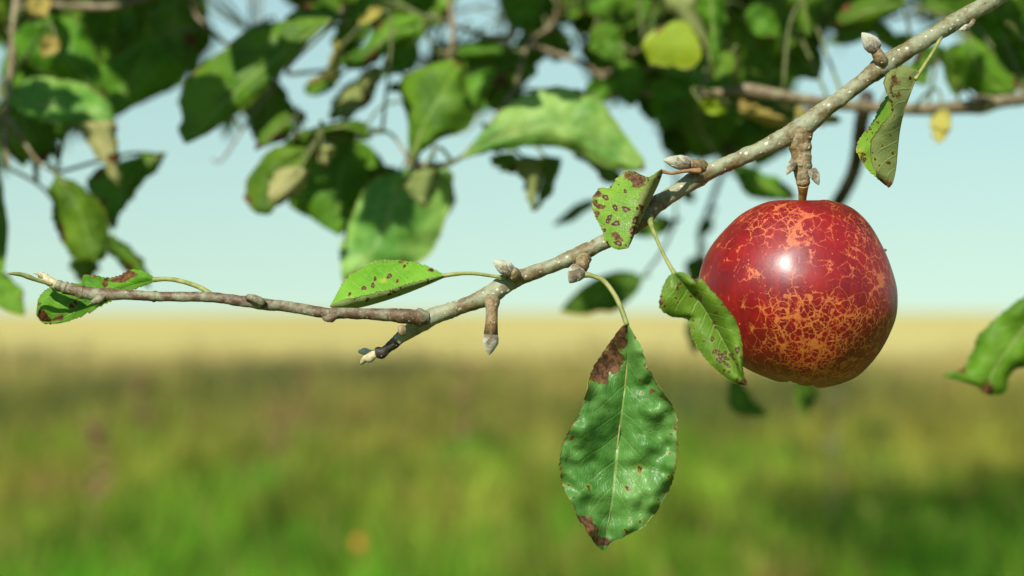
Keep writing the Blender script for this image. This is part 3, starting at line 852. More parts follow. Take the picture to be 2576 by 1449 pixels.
# ------------------------------------------------------------------ the apple
AX, AY, AD = 2007, 738, .828
ac = pt(AX, AY, AD)
apple = thing('apple', 'ripe red apple crackled with orange russet, hanging from a short spur', 'apple', ac)
def build_apple():
    s = AD / FPX
    # left and right outline, measured from the axis, top hollow to calyx
    Lp = [(6, 150), (20, 175), (40, 212), (62, 230), (95, 224), (145, 196), (195, 149), (226, 104), (246, 48), (249, 0), (240, -52), (222, -98), (190, -145), (135, -188), (80, -211), (45, -219), (22, -212), (8, -200), (4, -196)]
    Rp = [(6, 150), (20, 175), (40, 212), (62, 232), (95, 228), (137, 212), (182, 169), (217, 104), (240, 38), (247, -17), (240, -72), (207, -138), (157, -198), (110, -224), (70, -233), (42, -232), (20, -214), (8, -200), (4, -196)]
    n, m = 96, 120
    l, r = resample(Lp, n), resample(Rp, n)
    V, F = [], []
    for i in range(n):
        for k in range(m):
            a = 2 * math.pi * k / m
            w = (1 + math.cos(a)) / 2
            q = l[i] * (1 - w) + r[i] * w
            t = i / (n - 1)
            rad, z = q[0], q[1]
            lobe = max(0, (t - .62) / .38) ** 1.5
            rad *= 1 + .022 * lobe * math.cos(5 * a + .9)
            z += -5 * lobe * math.cos(5 * a + .9) * min(1, rad / 60)
            sh = max(0, (.35 - t) / .35)
            z += 2.5 * sh * math.cos(3 * a + .4) * min(1, rad / 60)
            p = Vector((rad * math.cos(a), rad * .97 * math.sin(a), z))
            p *= 1 + .010 * mnoise.noise(p * .012)
            V.append(p * s)
    for i in range(n - 1):
        for k in range(m):
            k2 = (k + 1) % m
            F.append((i * m + k, (i + 1) * m + k, (i + 1) * m + k2, i * m + k2))
    c0 = len(V)
    V.append(Vector((0, 0, 148 * s))); V.append(Vector((0, 0, -196 * s)))
    for k in range(m):
        k2 = (k + 1) % m
        F.append((c0, k, k2))
        F.append((c0 + 1, (n - 1) * m + k2, (n - 1) * m + k))
    return mesh_from('fruit', V, F)
link('fruit', build_apple(), apple, [M['apple']])
px_tube('stalk', [(2020, 464, .82, 15), (2020, 474, .821, 13.5), (2019, 490, .823, 11), (2017, 520, .826, 9), (2012, 560, .828, 8), (2008, 600, .828, 9)], M['stalk'], apple, sides=18, rough=.06, rough_freq=300, n=50)
for k in range(5):
    a = k * 1.256 + .4
    b = ac + Vector((math.cos(a) * .0012, math.sin(a) * .0012, -.0300))
    e = ac + Vector((math.cos(a) * .0045, math.sin(a) * .0045, -.0338))
    tube('calyx_lobe', [tuple(b) + (.0012,), tuple((b + e) / 2 + Vector((0, 0, .0004))) + (.001,), tuple(e) + (.0003,)], M['bark_dark'], apple, sides=6, n=8)
sp = pt(2226, 630, AD)
tube('skin_speck', [tuple(sp + Vector((-.0008, 0, 0))) + (.0005,), tuple(sp + Vector((.0001, 0, .0001))) + (.0006,), tuple(sp + Vector((.0007, 0, 0))) + (.0003,)], M['bark_spur'], apple, sides=7, n=8)

# ------------------------------------------------------------------ boughs behind, out of focus
LIT = []
SHADE = []          # spots to darken with unseen leaves added up the sun ray
CROP = 1288 / 2560.0
def bough_leaf(parent, stems, kind, depth, ox, L, Mid, R, dl=8, dr=8, seed=0.0, shade=None, pucker=4.5, camber=2.5):
    """leaf behind the focal plane, lofted like the near ones; outline in half-frame units, ox shifts to the right half"""
    def conv(P, dz):
        k = len(P)
        return [(x * CROP + ox, y * CROP, dz * math.sin(math.pi * q / (k - 1))) for q, (x, y) in enumerate(P)]
    l, c, rr = conv(L, dl), conv(Mid, 0), conv(R, dr)
    mats = {'g': ('leaf', 'under'), 'd': ('leaf', 'under'), 's': ('leaf_mottled', 'under'), 'u': ('under', 'leaf'), 'p': ('under_pale', 'leaf'), 'y': ('yellow', 'yellow'), 'o': ('ochre', 'ochre')}[kind]
    rn = random.Random(int(seed * 100) + 5)
    mk = []
    for _ in range(rn.choice([0, 1, 2, 2])):
        q = rn.choice(l[len(l) // 2:] + rr[len(rr) // 2:])
        mk.append(('brown', q[0], q[1], rn.uniform(14, 32), rn.uniform(.6, 1)))
    o = traced_leaf(parent, l, c, rr, depth=depth, n=84, m=21, teeth=20, tooth=3.6, camber=camber, pucker=pucker, pfreq=.016, marks=mk, mats=mats, top='L', seed=seed, rag=9.0)
    B = pt(c[0][0], c[0][1], depth)
    near = min(stems, key=lambda q: (q - B).length)
    a = (pt(c[1][0], c[1][1], depth) - B).normalized()
    tube('petiole', [tuple(near) + (.0011,), tuple((near + B) / 2 - a * .01) + (.0010,), tuple(B + a * .002) + (.0008,)], M['petiole_dark'], o, sides=7, n=12)
    xs = [q[0] for q in l + rr]; ys = [q[1] for q in l + rr]
    ln = math.hypot(c[-1][0] - c[0][0], c[-1][1] - c[0][1])
    hw = max(math.hypot(l[len(l) // 2][0] - rr[len(rr) // 2][0], l[len(l) // 2][1] - rr[len(rr) // 2][1]) / 2, 10)
    cx, cy = (min(xs) + max(xs)) / 2, (min(ys) + max(ys)) / 2
    if kind == 'd':
        SHADE.append((cx, cy, depth, ln, hw))
        SHADE.append(((cx + c[0][0]) / 2, (cy + c[0][1]) / 2, depth, ln * .7, hw))
        SHADE.append(((cx + c[-1][0]) / 2, (cy + c[-1][1]) / 2, depth, ln * .7, hw))
    else:
        for a_, b_ in zip(c, c[1:]):
            LIT.append((a_[0], a_[1], b_[0], b_[1], hw, depth))
    for q in shade or ():
        SHADE.append((q[0] * CROP + ox, q[1] * CROP, depth, q[2] * CROP, q[2] * CROP / 2, 1))
    return o

def bough(name, label, stems, leaves=(), lofted=(), group='leafy branches behind the apple', mat='bark_far'):
    r0 = stems[0][0]
    t = thing(name, label, 'branch', pt(r0[0], r0[1], r0[2]), group)
    pts3 = []
    for s in stems:
        px_tube('twig', s, M[mat], t, sides=10, rough=.1, rough_freq=150, n=max(14, 8 * len(s)))
        for q in resample([tuple(pt(x, y, d)) for x, y, d, r in s], 30):
            pts3.append(Vector(q))
    for i, lf in enumerate(leaves):
        kw = dict(lf[-1]) if isinstance(lf[-1], dict) else {}
        a = lf[:-1] if isinstance(lf[-1], dict) else lf
        bx, by, tx, ty, hw, d0, d1, kind = a
        roll = kw.pop('roll', random.uniform(-25, 25))
        if kind == 'u':
            roll += 180
        bg_leaf(t, bx, by, tx, ty, hw, d0, d1, roll=roll, kind=kind, seed=random.random() * 9 + i, stems=pts3, **kw)
        if kind != 'd' and hw > 35:
            LIT.append((bx, by, tx, ty, hw, (d0 + d1) / 2))
        if kind == 'd':
            SHADE.append(((bx + tx) / 2, (by + ty) / 2, (d0 + d1) / 2, math.hypot(tx - bx, ty - by), hw))
    for i, (kind, depth, L, Mid, R, *kw) in enumerate(lofted):
        k = dict(kw[0]) if kw else {}
        bough_leaf(t, pts3, kind, depth, k.pop('ox', 0), L, Mid, R, seed=len(label) * .37 + i * 1.3, **k)
    return t

# left cluster
bough('leafy_branch', 'blurred leafy branch hanging at far left edge, pale leaf tip curling down',
      [[(60, -160, 1.30, 16), (40, 20, 1.27, 11), (25, 200, 1.25, 9), (12, 330, 1.24, 8), (20, 420, 1.23, 5)], [(40, 10, 1.29, 10), (160, 14, 1.3, 10), (290, 16, 1.3, 9), (420, -20, 1.31, 8)], [(25, 300, 1.24, 5), (90, 400, 1.22, 4), (140, 436, 1.21, 3)]],
      [(300, -20, 215, 190, 80, 1.36, 1.35, 'd'), (110, -10, 78, 62, 30, 1.24, 1.22, 'o', dict(roll=0)), (140, 90, 105, 142, 26, 1.2, 1.2, 'o', dict(roll=0)),
       (30, 110, 90, 250, 60, 1.27, 1.27, 'u', dict(roll=20)), (190, 10, 170, 60, 30, 1.3, 1.3, 'g'), (255, 20, 245, 110, 50, 1.33, 1.33, 'd'), (30, 240, 60, 420, 60, 1.3, 1.3, 'd'), (20, 170, 250, 300, 95, 1.36, 1.36, 'd', dict(roll=0)), (240, 60, 250, 250, 60, 1.38, 1.38, 'd', dict(roll=0)), (60, 60, 200, 170, 70, 1.38, 1.38, 'd', dict(roll=0))],
      [('s', 1.20, [(40, 480), (180, 380), (330, 400), (480, 455), (550, 520), (578, 620)], [(40, 500), (200, 530), (380, 550), (500, 570), (578, 630)], [(40, 520), (150, 590), (280, 615), (420, 612), (520, 625), (578, 640)], dict(dl=14, dr=-2, shade=[(120, 480, 230), (250, 470, 220)])),
       ('p', 1.185, [(390, 618), (420, 690), (500, 800), (588, 925)], [(480, 605), (530, 720), (560, 800), (590, 925)], [(575, 600), (588, 700), (596, 800), (592, 925)], dict(dl=4, dr=6)),
       ('g', 1.18, [(280, 878), (250, 950), (265, 1050), (290, 1180), (330, 1250), (390, 1310), (470, 1308)], [(290, 878), (370, 1000), (420, 1120), (450, 1230), (478, 1308)], [(300, 878), (430, 940), (500, 1030), (545, 1130), (550, 1200), (520, 1290), (485, 1310)]),
       ('g', 1.19, [(510, 1220), (570, 1290), (640, 1350), (720, 1420), (745, 1440)], [(530, 1190), (620, 1260), (700, 1350), (748, 1442)], [(560, 1170), (640, 1230), (700, 1280), (730, 1350), (750, 1444)]),
       ('d', 1.24, [(830, 760), (720, 770), (600, 800), (480, 850), (430, 930), (500, 1040), (560, 1150)], [(832, 764), (700, 840), (610, 960), (562, 1152)], [(834, 768), (780, 850), (680, 960), (620, 1040), (565, 1155)]),
       ('d', 1.26, [(60, 560), (30, 640), (60, 760), (150, 800), (174, 920)], [(120, 560), (130, 700), (160, 800), (178, 922)], [(250, 590), (275, 700), (245, 800), (200, 830), (182, 924)]),
       ('d', 1.27, [(200, 580), (190, 660), (230, 740), (300, 830)], [(235, 580), (240, 680), (270, 760), (304, 834)], [(265, 590), (275, 680), (290, 760), (308, 836)]),
       ('g', 1.25, [(200, 80), (80, 150), (50, 220), (120, 300), (280, 380), (420, 440), (500, 475)], [(220, 78), (280, 200), (380, 330), (502, 478)], [(240, 80), (380, 100), (460, 200), (500, 330), (512, 480)], dict(shade=[(400, 330, 160), (300, 330, 130)])),
       ('d', 1.28, [(370, 1280), (355, 1340), (390, 1400), (430, 1420)], [(420, 1270), (410, 1350), (435, 1424)], [(470, 1280), (490, 1330), (460, 1400), (440, 1426)])])
bough('leafy_branch', 'blurred hanging leaf shoot cut by the left frame edge, level with the broken twig',
      [[(-120, 200, 1.2, 9), (-70, 380, 1.19, 6), (-25, 520, 1.18, 4)]],
      [(-24, 420, -4, 735, 46, 1.18, 1.17, 'd', dict(roll=25)), (-20, 700, 62, 792, 42, 1.17, 1.16, 'g', dict(roll=0))])
# second cluster, dark diagonal leaf
bough('leafy_branch', 'blurred branch with a broad dark diagonal leaf against the sky',
      [[(470, -170, 1.42, 12), (480, -20, 1.4, 7), (488, 30, 1.38, 5), (520, 65, 1.36, 5), (555, 98, 1.34, 6), (600, 140, 1.30, 3)], [(860, 20, 1.3, 5), (840, 60, 1.28, 4), (720, 175, 1.26, 6), (790, 180, 1.3, 5), (860, 170, 1.3, 4)], [(628, -120, 1.6, 5), (632, 80, 1.55, 4)], [(660, -100, 1.7, 4), (655, 60, 1.6, 3)], [(690, 220, 1.3, 4), (640, 280, 1.3, 4), (560, 400, 1.3, 3), (530, 398, 1.3, 2)]],
      [(345, -30, 360, 60, 30, 1.5, 1.5, 'g'), (300, 20, 300, 60, 20, 1.5, 1.5, 'g'), (375, -20, 300, 60, 60, 1.5, 1.5, 'd'), (420, -60, 360, 40, 60, 1.5, 1.5, 'd'), (480, 240, 455, 275, 22, 1.3, 1.3, 'g'), (440, 60, 300, 270, 95, 1.4, 1.4, 'd', dict(roll=0)), (480, -40, 430, 130, 70, 1.4, 1.4, 'd', dict(roll=0)), (690, 200, 650, 330, 50, 1.34, 1.34, 'd', dict(roll=0)), (700, 60, 560, 230, 60, 1.32, 1.32, 'd', dict(roll=0))],
      [('d', 1.20, [(1650, 90), (1480, 95), (1300, 130), (1170, 200), (1050, 300), (940, 400), (910, 500), (922, 600), (893, 650), (922, 716)], [(1655, 96), (1450, 240), (1250, 400), (1080, 560), (925, 718)], [(1660, 100), (1520, 240), (1430, 340), (1340, 430), (1250, 510), (1130, 600), (1050, 660), (930, 720)], dict(dl=16, dr=-2)),
       ('d', 1.27, [(1690, 88), (1640, 30), (1520, 28), (1450, 70), (1405, 112)], [(1692, 92), (1560, 80), (1405, 114)], [(1694, 96), (1560, 118), (1405, 118)]),
       ('d', 1.33, [(860, -20), (750, 60), (745, 150), (800, 260), (900, 330), (962, 372)], [(880, -20), (870, 120), (900, 250), (964, 375)], [(920, -20), (965, 60), (972, 200), (988, 300), (968, 375)]),
       ('d', 1.30, [(760, 170), (620, 250), (505, 310), (515, 420), (545, 500), (570, 580)], [(775, 180), (700, 320), (620, 470), (574, 584)], [(790, 190), (890, 290), (945, 355), (830, 440), (700, 510), (580, 586)]),
       ('d', 1.36, [(560, -30), (470, 40), (450, 130), (480, 240)], [(600, -30), (540, 90), (484, 244)], [(640, -20), (620, 80), (560, 120), (488, 246)]),
       ('d', 1.31, [(1370, 440), (1260, 500), (1235, 600), (1270, 700)], [(1380, 440), (1340, 560), (1275, 702)], [(1390, 440), (1480, 540), (1525, 605), (1400, 620), (1285, 704)])])
# third cluster: the bright leaves around the fork
bough('leafy_branch', 'blurred forked branch with broad hanging leaves, left of the mottled pale leaf',
      [[(1130, -160, 1.36, 9), (1132, 0, 1.34, 7), (1138, 60, 1.33, 7), (1134, 130, 1.32, 6), (1090, 260, 1.28, 5), (1030, 390, 1.22, 8), (1040, 420, 1.21, 10)], [(1036, 412, 1.21, 9), (1110, 415, 1.2, 7), (1162, 396, 1.19, 5)], [(1030, 400, 1.21, 4), (980, 335, 1.22, 4), (920, 335, 1.22, 4), (740, 335, 1.22, 4)], [(1138, 62, 1.33, 5), (1220, 90, 1.34, 6), (1300, 92, 1.36, 5)], [(1138, 60, 1.33, 5), (1080, 44, 1.32, 5), (1010, 60, 1.3, 4)]],
      [(1010, -30, 880, 60, 60, 1.38, 1.38, 'd'), (960, 20, 900, 60, 16, 1.22, 1.22, 'o'), (930, 50, 830, 110, 40, 1.34, 1.34, 'd'), (1090, -40, 1010, 40, 50, 1.38, 1.38, 'd'), (1050, 110, 960, 190, 40, 1.33, 1.33, 'd'), (1010, 215, 975, 228, 14, 1.3, 1.3, 'd'), (900, 350, 850, 590, 100, 1.3, 1.3, 'd', dict(roll=0)), (1090, 430, 1060, 600, 70, 1.28, 1.28, 'd', dict(roll=0)), (760, 330, 780, 470, 60, 1.28, 1.28, 'd', dict(roll=0)), (1010, 430, 880, 560, 70, 1.29, 1.29, 'd', dict(roll=0)), (900, 60, 850, 160, 40, 1.36, 1.36, 'd', dict(roll=0))],
      [('g', 1.24, [(2110, 70), (1980, 70), (1900, 120), (1800, 240), (1700, 300)], [(2115, 120), (1980, 160), (1850, 250), (1700, 310)], [(2120, 180), (2030, 220), (1920, 270), (1850, 330), (1760, 345), (1702, 320)]),
       ('o', 1.27, [(1680, 195), (1650, 290), (1620, 350), (1530, 420)], [(1700, 220), (1690, 310), (1640, 370), (1532, 422)], [(1725, 250), (1720, 320), (1660, 390), (1534, 425)]),
       ('g', 1.29, [(1700, 350), (1600, 400), (1530, 430), (1530, 470)], [(1710, 370), (1620, 430), (1550, 475)], [(1700, 400), (1640, 460), (1560, 480)]),
       ('u', 1.25, [(1860, 330), (1740, 440), (1700, 510), (1700, 590)], [(1880, 330), (1810, 460), (1720, 596)], [(1910, 340), (1890, 430), (1840, 520), (1740, 600)]),
       ('d', 1.30, [(1760, 400), (1690, 460), (1660, 520), (1645, 595)], [(1780, 410), (1720, 500), (1650, 600)], [(1790, 420), (1740, 540), (1660, 604)]),
       ('g', 1.20, [(2050, 790), (2045, 650), (2020, 520), (2005, 395), (2110, 335), (2280, 296)], [(2060, 790), (2130, 600), (2220, 450), (2284, 298)], [(2072, 788), (2200, 690), (2340, 650), (2376, 580), (2336, 450), (2288, 300)], dict(dl=12, dr=2)),
       ('g', 1.21, [(1440, 560), (1340, 600), (1290, 690), (1272, 745)], [(1450, 590), (1370, 670), (1275, 748)], [(1470, 640), (1420, 700), (1280, 752)]),
       ('g', 1.20, [(1835, 610), (1700, 605), (1560, 640), (1470, 680)], [(1838, 640), (1700, 635), (1470, 685)], [(1840, 690), (1720, 665), (1600, 672), (1470, 690)]),
       ('d', 1.22, [(1790, 680), (1640, 670), (1480, 690)], [(1770, 700), (1640, 695), (1482, 700)], [(1750, 730), (1640, 720), (1484, 708)]),
       ('g', 1.185, [(1530, 735), (1380, 740), (1280, 830), (1240, 920), (1230, 1000), (1270, 1060), (1330, 1074)], [(1535, 760), (1420, 850), (1360, 950), (1335, 1074)], [(1540, 790), (1535, 900), (1480, 980), (1400, 1030), (1340, 1076)]),
       ('p', 1.165, [(1500, 830), (1390, 850), (1350, 920), (1345, 1000)], [(1510, 840), (1440, 930), (1350, 1010)], [(1530, 850), (1530, 920), (1460, 980), (1360, 1016)]),
       ('p', 1.19, [(1560, 735), (1570, 770), (1620, 830)], [(1610, 730), (1620, 780), (1626, 834)], [(1680, 730), (1660, 780), (1632, 836)]),
       ('d', 1.25, [(1740, 700), (1560, 760), (1540, 900), (1455, 1010), (1560, 1100), (1690, 1175)], [(1765, 710), (1700, 900), (1694, 1178)], [(1800, 720), (1840, 880), (1800, 1020), (1745, 1100), (1698, 1180)]),
       ('s', 1.21, [(2040, 840), (1860, 910), (1800, 1000), (1750, 1100), (1705, 1200), (1700, 1300), (1725, 1440)], [(2050, 840), (1970, 1000), (1890, 1200), (1735, 1444)], [(2070, 835), (2250, 850), (2272, 950), (2240, 1050), (2200, 1180), (2120, 1300), (2000, 1340), (1850, 1420), (1745, 1446)], dict(dl=8, dr=10, shade=[(1900, 1000, 230), (2020, 1040, 230), (1960, 940, 200), (2230, 900, 120)])),
       ('u', 1.175, [(2060, 860), (2040, 920), (2060, 980), (2110, 1030)], [(2110, 850), (2110, 940), (2116, 1034)], [(2200, 840), (2190, 920), (2150, 1000), (2120, 1036)]),
       ('g', 1.32, [(2290, 235), (2380, 205), (2500, 215), (2510, 270)], [(2290, 260), (2400, 250), (2512, 275)], [(2295, 285), (2400, 310), (2480, 300), (2514, 280)]),
       ('d', 1.30, [(2360, 620), (2400, 500), (2500, 420), (2560, 420)], [(2340, 600), (2380, 480), (2560, 380)], [(2320, 560), (2330, 400), (2420, 340), (2560, 350)]),
       ('d', 1.33, [(2330, 280), (2300, 330), (2320, 430), (2380, 500)], [(2400, 290), (2390, 380), (2384, 504)], [(2500, 300), (2500, 400), (2450, 480), (2390, 506)])])
# fourth cluster: the mottled large leaf
bough('leafy_branch', 'blurred branch bearing one large mottled pale green leaf above the spotted folded leaf',
      [[(1420, -180, 1.3, 8), (1400, 40, 1.36, 7), (1330, 110, 1.34, 6), (1290, 230, 1.27, 5), (1210, 340, 1.22, 4), (1165, 392, 1.2, 4)], [(1330, 110, 1.36, 6), (1440, 150, 1.35, 7), (1520, 185, 1.34, 7), (1600, 130, 1.3, 5), (1620, 120, 1.3, 4)], [(1480, 165, 1.34, 5), (1540, 210, 1.3, 5), (1640, 240, 1.32, 4)]],
      [(1600, -30, 1610, 60, 34, 1.3, 1.3, 'g'), (1495, 65, 1565, 155, 48, 1.3, 1.3, 'g', dict(roll=-20)), (1470, 240, 1560, 205, 34, 1.26, 1.26, 'g'), (1560, 150, 1590, 270, 50, 1.3, 1.3, 'd'),
       (1230, 180, 1300, 290, 56, 1.34, 1.34, 'd'), (1310, 110, 1270, 260, 60, 1.36, 1.36, 'd'), (1350, 60, 1320, 180, 50, 1.38, 1.38, 'd'),
       (1300, -60, 1330, 90, 66, 1.38, 1.38, 'd'), (1400, -60, 1360, 60, 60, 1.4, 1.4, 'd'), (1480, -70, 1540, 40, 60, 1.42, 1.42, 'd'), (1590, 20, 1520, 70, 36, 1.42, 1.42, 'd'), (1440, 130, 1340, 100, 40, 1.4, 1.4, 'd'), (1480, 120, 1580, 190, 30, 1.4, 1.4, 'd'), (1460, 20, 1390, 30, 30, 1.44, 1.44, 'd')],
      [('s', 1.17, [(-250, 785), (-130, 640), (0, 500), (200, 440), (350, 450), (460, 520), (540, 640), (600, 725), (664, 800)], [(-250, 790), (-80, 690), (160, 625), (360, 665), (520, 755), (664, 845)], [(-250, 795), (-110, 765), (20, 740), (200, 740), (340, 765), (450, 830), (560, 852), (664, 850)], dict(ox=1288, dl=10, dr=4, pucker=4)),
       ('u', 1.19, [(0, 800), (30, 860), (60, 930), (98, 1050)], [(70, 780), (110, 900), (104, 1056)], [(140, 790), (150, 880), (130, 960), (110, 1060)], dict(ox=1288)),
       ('d', 1.22, [(110, 790), (150, 900), (130, 1000), (110, 1050)], [(180, 780), (180, 900), (114, 1054)], [(245, 790), (240, 860), (200, 950), (118, 1058)], dict(ox=1288)),
       ('d', 1.23, [(300, 770), (420, 850), (450, 900), (520, 920)], [(340, 770), (460, 850), (524, 924)], [(420, 800), (540, 860), (528, 926)], dict(ox=1288)),
       ('d', 1.24, [(-110, 780), (-90, 820), (-50, 855), (0, 870)], [(-60, 770), (-20, 820), (10, 868)], [(0, 760), (30, 800), (30, 840), (16, 866)], dict(ox=1288)),
       ('y', 1.21, [(945, 235), (915, 170), (850, 102), (750, 122), (680, 170), (650, 225)], [(948, 240), (850, 220), (750, 225), (648, 232)], [(945, 290), (900, 338), (800, 330), (700, 312), (665, 270), (648, 238)], dict(ox=1288, dl=3, dr=3, pucker=1.2, camber=.4)),
       ('u', 1.22, [(750, -40), (790, 50), (860, 140), (960, 220), (1000, 372)], [(840, -40), (880, 80), (960, 200), (1004, 375)], [(930, -40), (950, 80), (1000, 230), (1010, 376)], dict(ox=1288)),
       ('g', 1.20, [(920, -40), (930, 60), (980, 160), (1012, 340)], [(990, -40), (1000, 80), (1010, 200), (1016, 344)], [(1060, -40), (1068, 100), (1050, 220), (1020, 346)], dict(ox=1288))])
# fifth: tan bare branch crossing behind on the right
bough('apple_branch', 'blurred tan branch running level behind the folded leaf, near the right frame edge',
      [[(2760, 225, 1.32, 18), (2600, 246, 1.28, 17), (2510, 255, 1.26, 18), (2490, 258, 1.26, 24), (2470, 262, 1.26, 26), (2450, 266, 1.26, 22), (2420, 270, 1.25, 17), (2280, 275, 1.24, 15), (2100, 262, 1.23, 15), (1960, 240, 1.22, 15), (1900, 230, 1.22, 18), (1870, 228, 1.22, 18), (1840, 232, 1.22, 12), (1760, 235, 1.23, 8)]],
      [(2375, 275, 2360, 362, 30, 1.2, 1.2, 'o', dict(roll=20)), (1840, 130, 1800, 200, 34, 1.2, 1.2, 'g', dict(roll=30)), (1760, 255, 1830, 280, 22, 1.2, 1.2, 'y', dict(roll=30)),
       (2420, 110, 2400, 240, 60, 1.26, 1.25, 'd'), (2520, 90, 2600, 230, 60, 1.28, 1.28, 'd'), (2440, 50, 2560, 110, 50, 1.3, 1.3, 'd'), (2300, 150, 2330, 215, 34, 1.3, 1.3, 'g'), (1960, -40, 1990, 100, 60, 1.34, 1.34, 'd'), (1880, 20, 1960, 90, 40, 1.3, 1.3, 'g'),
       (2000, 110, 2060, 200, 52, 1.3, 1.3, 'd'), (1860, 60, 1960, 180, 74, 1.34, 1.34, 'd'), (1860, 130, 2020, 190, 36, 1.3, 1.3, 'd'), (2210, 60, 2080, 110, 26, 1.4, 1.4, 'd'), (2200, 60, 2260, 130, 26, 1.4, 1.4, 'd'), (2300, 90, 2240, 130, 26, 1.4, 1.4, 'd'), (2550, -20, 2500, 60, 50, 1.35, 1.35, 'd')],
      [('o', 1.24, [(1120, 500), (1200, 520), (1300, 560), (1400, 600)], [(1115, 530), (1240, 580), (1402, 606)], [(1130, 560), (1220, 610), (1320, 640), (1400, 615)], dict(ox=1288)),
       ('o', 1.24, [(1400, 530), (1500, 540), (1640, 590)], [(1400, 560), (1520, 590), (1645, 600)], [(1410, 590), (1530, 630), (1645, 610)], dict(ox=1288)),
       ('g', 1.22, [(1370, -30), (1390, 60), (1430, 140), (1470, 178)], [(1450, -30), (1470, 80), (1478, 180)], [(1540, -30), (1545, 60), (1530, 130), (1486, 180)], dict(ox=1288)),
       ('g', 1.21, [(1960, -40), (1800, -30), (1660, 30), (1625, 115)], [(1970, 0), (1800, 50), (1627, 120)], [(1960, 30), (1850, 110), (1720, 145), (1630, 125)], dict(ox=1288)),
       ('g', 1.22, [(2285, 185), (2200, 300), (2230, 400), (2330, 470), (2480, 470)], [(2295, 185), (2330, 330), (2485, 472)], [(2310, 185), (2420, 290), (2530, 420), (2490, 474)], dict(ox=1288, dl=14, dr=0, shade=[(2270, 390, 160)])),
       ('d', 1.33, [(1120, 880), (1150, 828), (1250, 860), (1380, 925), (1422, 992)], [(1122, 890), (1260, 920), (1424, 996)], [(1130, 905), (1180, 970), (1300, 1002), (1424, 1000)], dict(ox=1288)),
       ('g', 1.24, [(2060, 230), (2010, 290), (2030, 350)], [(2110, 220), (2080, 300), (2034, 354)], [(2160, 230), (2140, 300), (2040, 358)], dict(ox=1288)),
       ('g', 1.3, [(1090, 300), (1080, 360), (1120, 420)], [(1130, 290), (1130, 360), (1126, 424)], [(1180, 310), (1190, 380), (1132, 426)], dict(ox=1288))])
bough('apple_branch', 'blurred dark upright stem dropping behind the apple from the tan branch',
      [[(2180, 240, 1.30, 20), (2166, 320, 1.32, 19), (2158, 390, 1.34, 19), (2140, 450, 1.36, 18), (2095, 530, 1.40, 17), (2020, 640, 1.46, 13), (1990, 800, 1.5, 8)]],
      [(2030, 940, 2022, 1050, 30, 1.5, 1.5, 'u'), (1990, 800, 2030, 860, 30, 1.5, 1.5, 'd')], mat='bark_dark')
bough('leafy_branch', 'blurred dark foliage filling the gap between the mottled leaf and the upper branch',
      [[(1700, -180, 1.5, 10), (1680, 60, 1.48, 8), (1740, 200, 1.46, 7), (1800, 320, 1.44, 5), (1760, 420, 1.42, 4)], [(1740, 200, 1.46, 6), (1880, 260, 1.45, 5), (1960, 340, 1.44, 4)]],
      [(1720, 190, 1660, 330, 70, 1.42, 1.42, 'd'), (1760, 220, 1800, 380, 90, 1.42, 1.42, 'd'), (1850, 240, 1740, 400, 85, 1.45, 1.45, 'd'), (1900, 250, 1880, 400, 80, 1.46, 1.46, 'd'), (1960, 300, 1900, 420, 60, 1.46, 1.46, 'd'),
       (1700, 300, 1720, 410, 50, 1.46, 1.46, 'd'), (1650, 150, 1600, 230, 40, 1.46, 1.46, 'd'), (1830, 200, 1700, 240, 60, 1.46, 1.46, 'd'), (1980, 200, 1880, 300, 60, 1.5, 1.5, 'd'), (1700, 50, 1620, 150, 50, 1.5, 1.5, 'd'), (1880, -40, 1850, 90, 70, 1.5, 1.5, 'd'), (1680, -60, 1640, 40, 60, 1.5, 1.5, 'd'),
       (1620, 200, 1640, 310, 40, 1.44, 1.44, 'd'), (1780, 180, 1860, 330, 70, 1.5, 1.5, 'd'), (1690, 220, 1720, 330, 60, 1.5, 1.5, 'd'), (1960, 240, 1990, 330, 40, 1.48, 1.48, 'd'), (1830, 60, 1880, 200, 60, 1.5, 1.5, 'd'),
       (1800, 330, 1760, 395, 28, 1.42, 1.42, 'g'), (1720, 250, 1790, 290, 20, 1.4, 1.4, 'g')], mat='bark_dark')
# sprig behind the apple
bough('leafy_branch', 'blurred dark sprig showing around the lower left of the apple',
      [[(1860, 330, 1.62, 8), (1800, 480, 1.6, 7), (1760, 620, 1.58, 6), (1790, 800, 1.56, 6), (1850, 960, 1.54, 5), (1900, 1030, 1.54, 3)]],
      [(1790, 550, 1752, 600, 18, 1.6, 1.6, 'd'), (1770, 640, 1735, 730, 30, 1.58, 1.58, 'd'), (1840, 940, 1935, 1045, 34, 1.5, 1.5, 'd', dict(curve=.25)), (1740, 800, 1750, 890, 24, 1.55, 1.55, 'd')], mat='bark_dark')
bough('leafy_branch', 'small blurred dark leaf spray level with the bud above the large hanging leaf',
      [[(1700, 560, 1.42, 4), (1660, 640, 1.41, 4), (1612, 700, 1.4, 3)], [(1700, 560, 1.42, 3), (1620, 530, 1.42, 4), (1500, 512, 1.42, 4), (1395, 562, 1.42, 3)]],
      [(1615, 700, 1410, 782, 48, 1.4, 1.39, 'd', dict(roll=0, fold=.1)), (1500, 505, 1392, 568, 18, 1.42, 1.42, 'd'), (1690, 560, 1590, 590, 26, 1.42, 1.42, 'd'), (1720, 470, 1745, 510, 18, 1.5, 1.5, 'd')], mat='bark_dark')
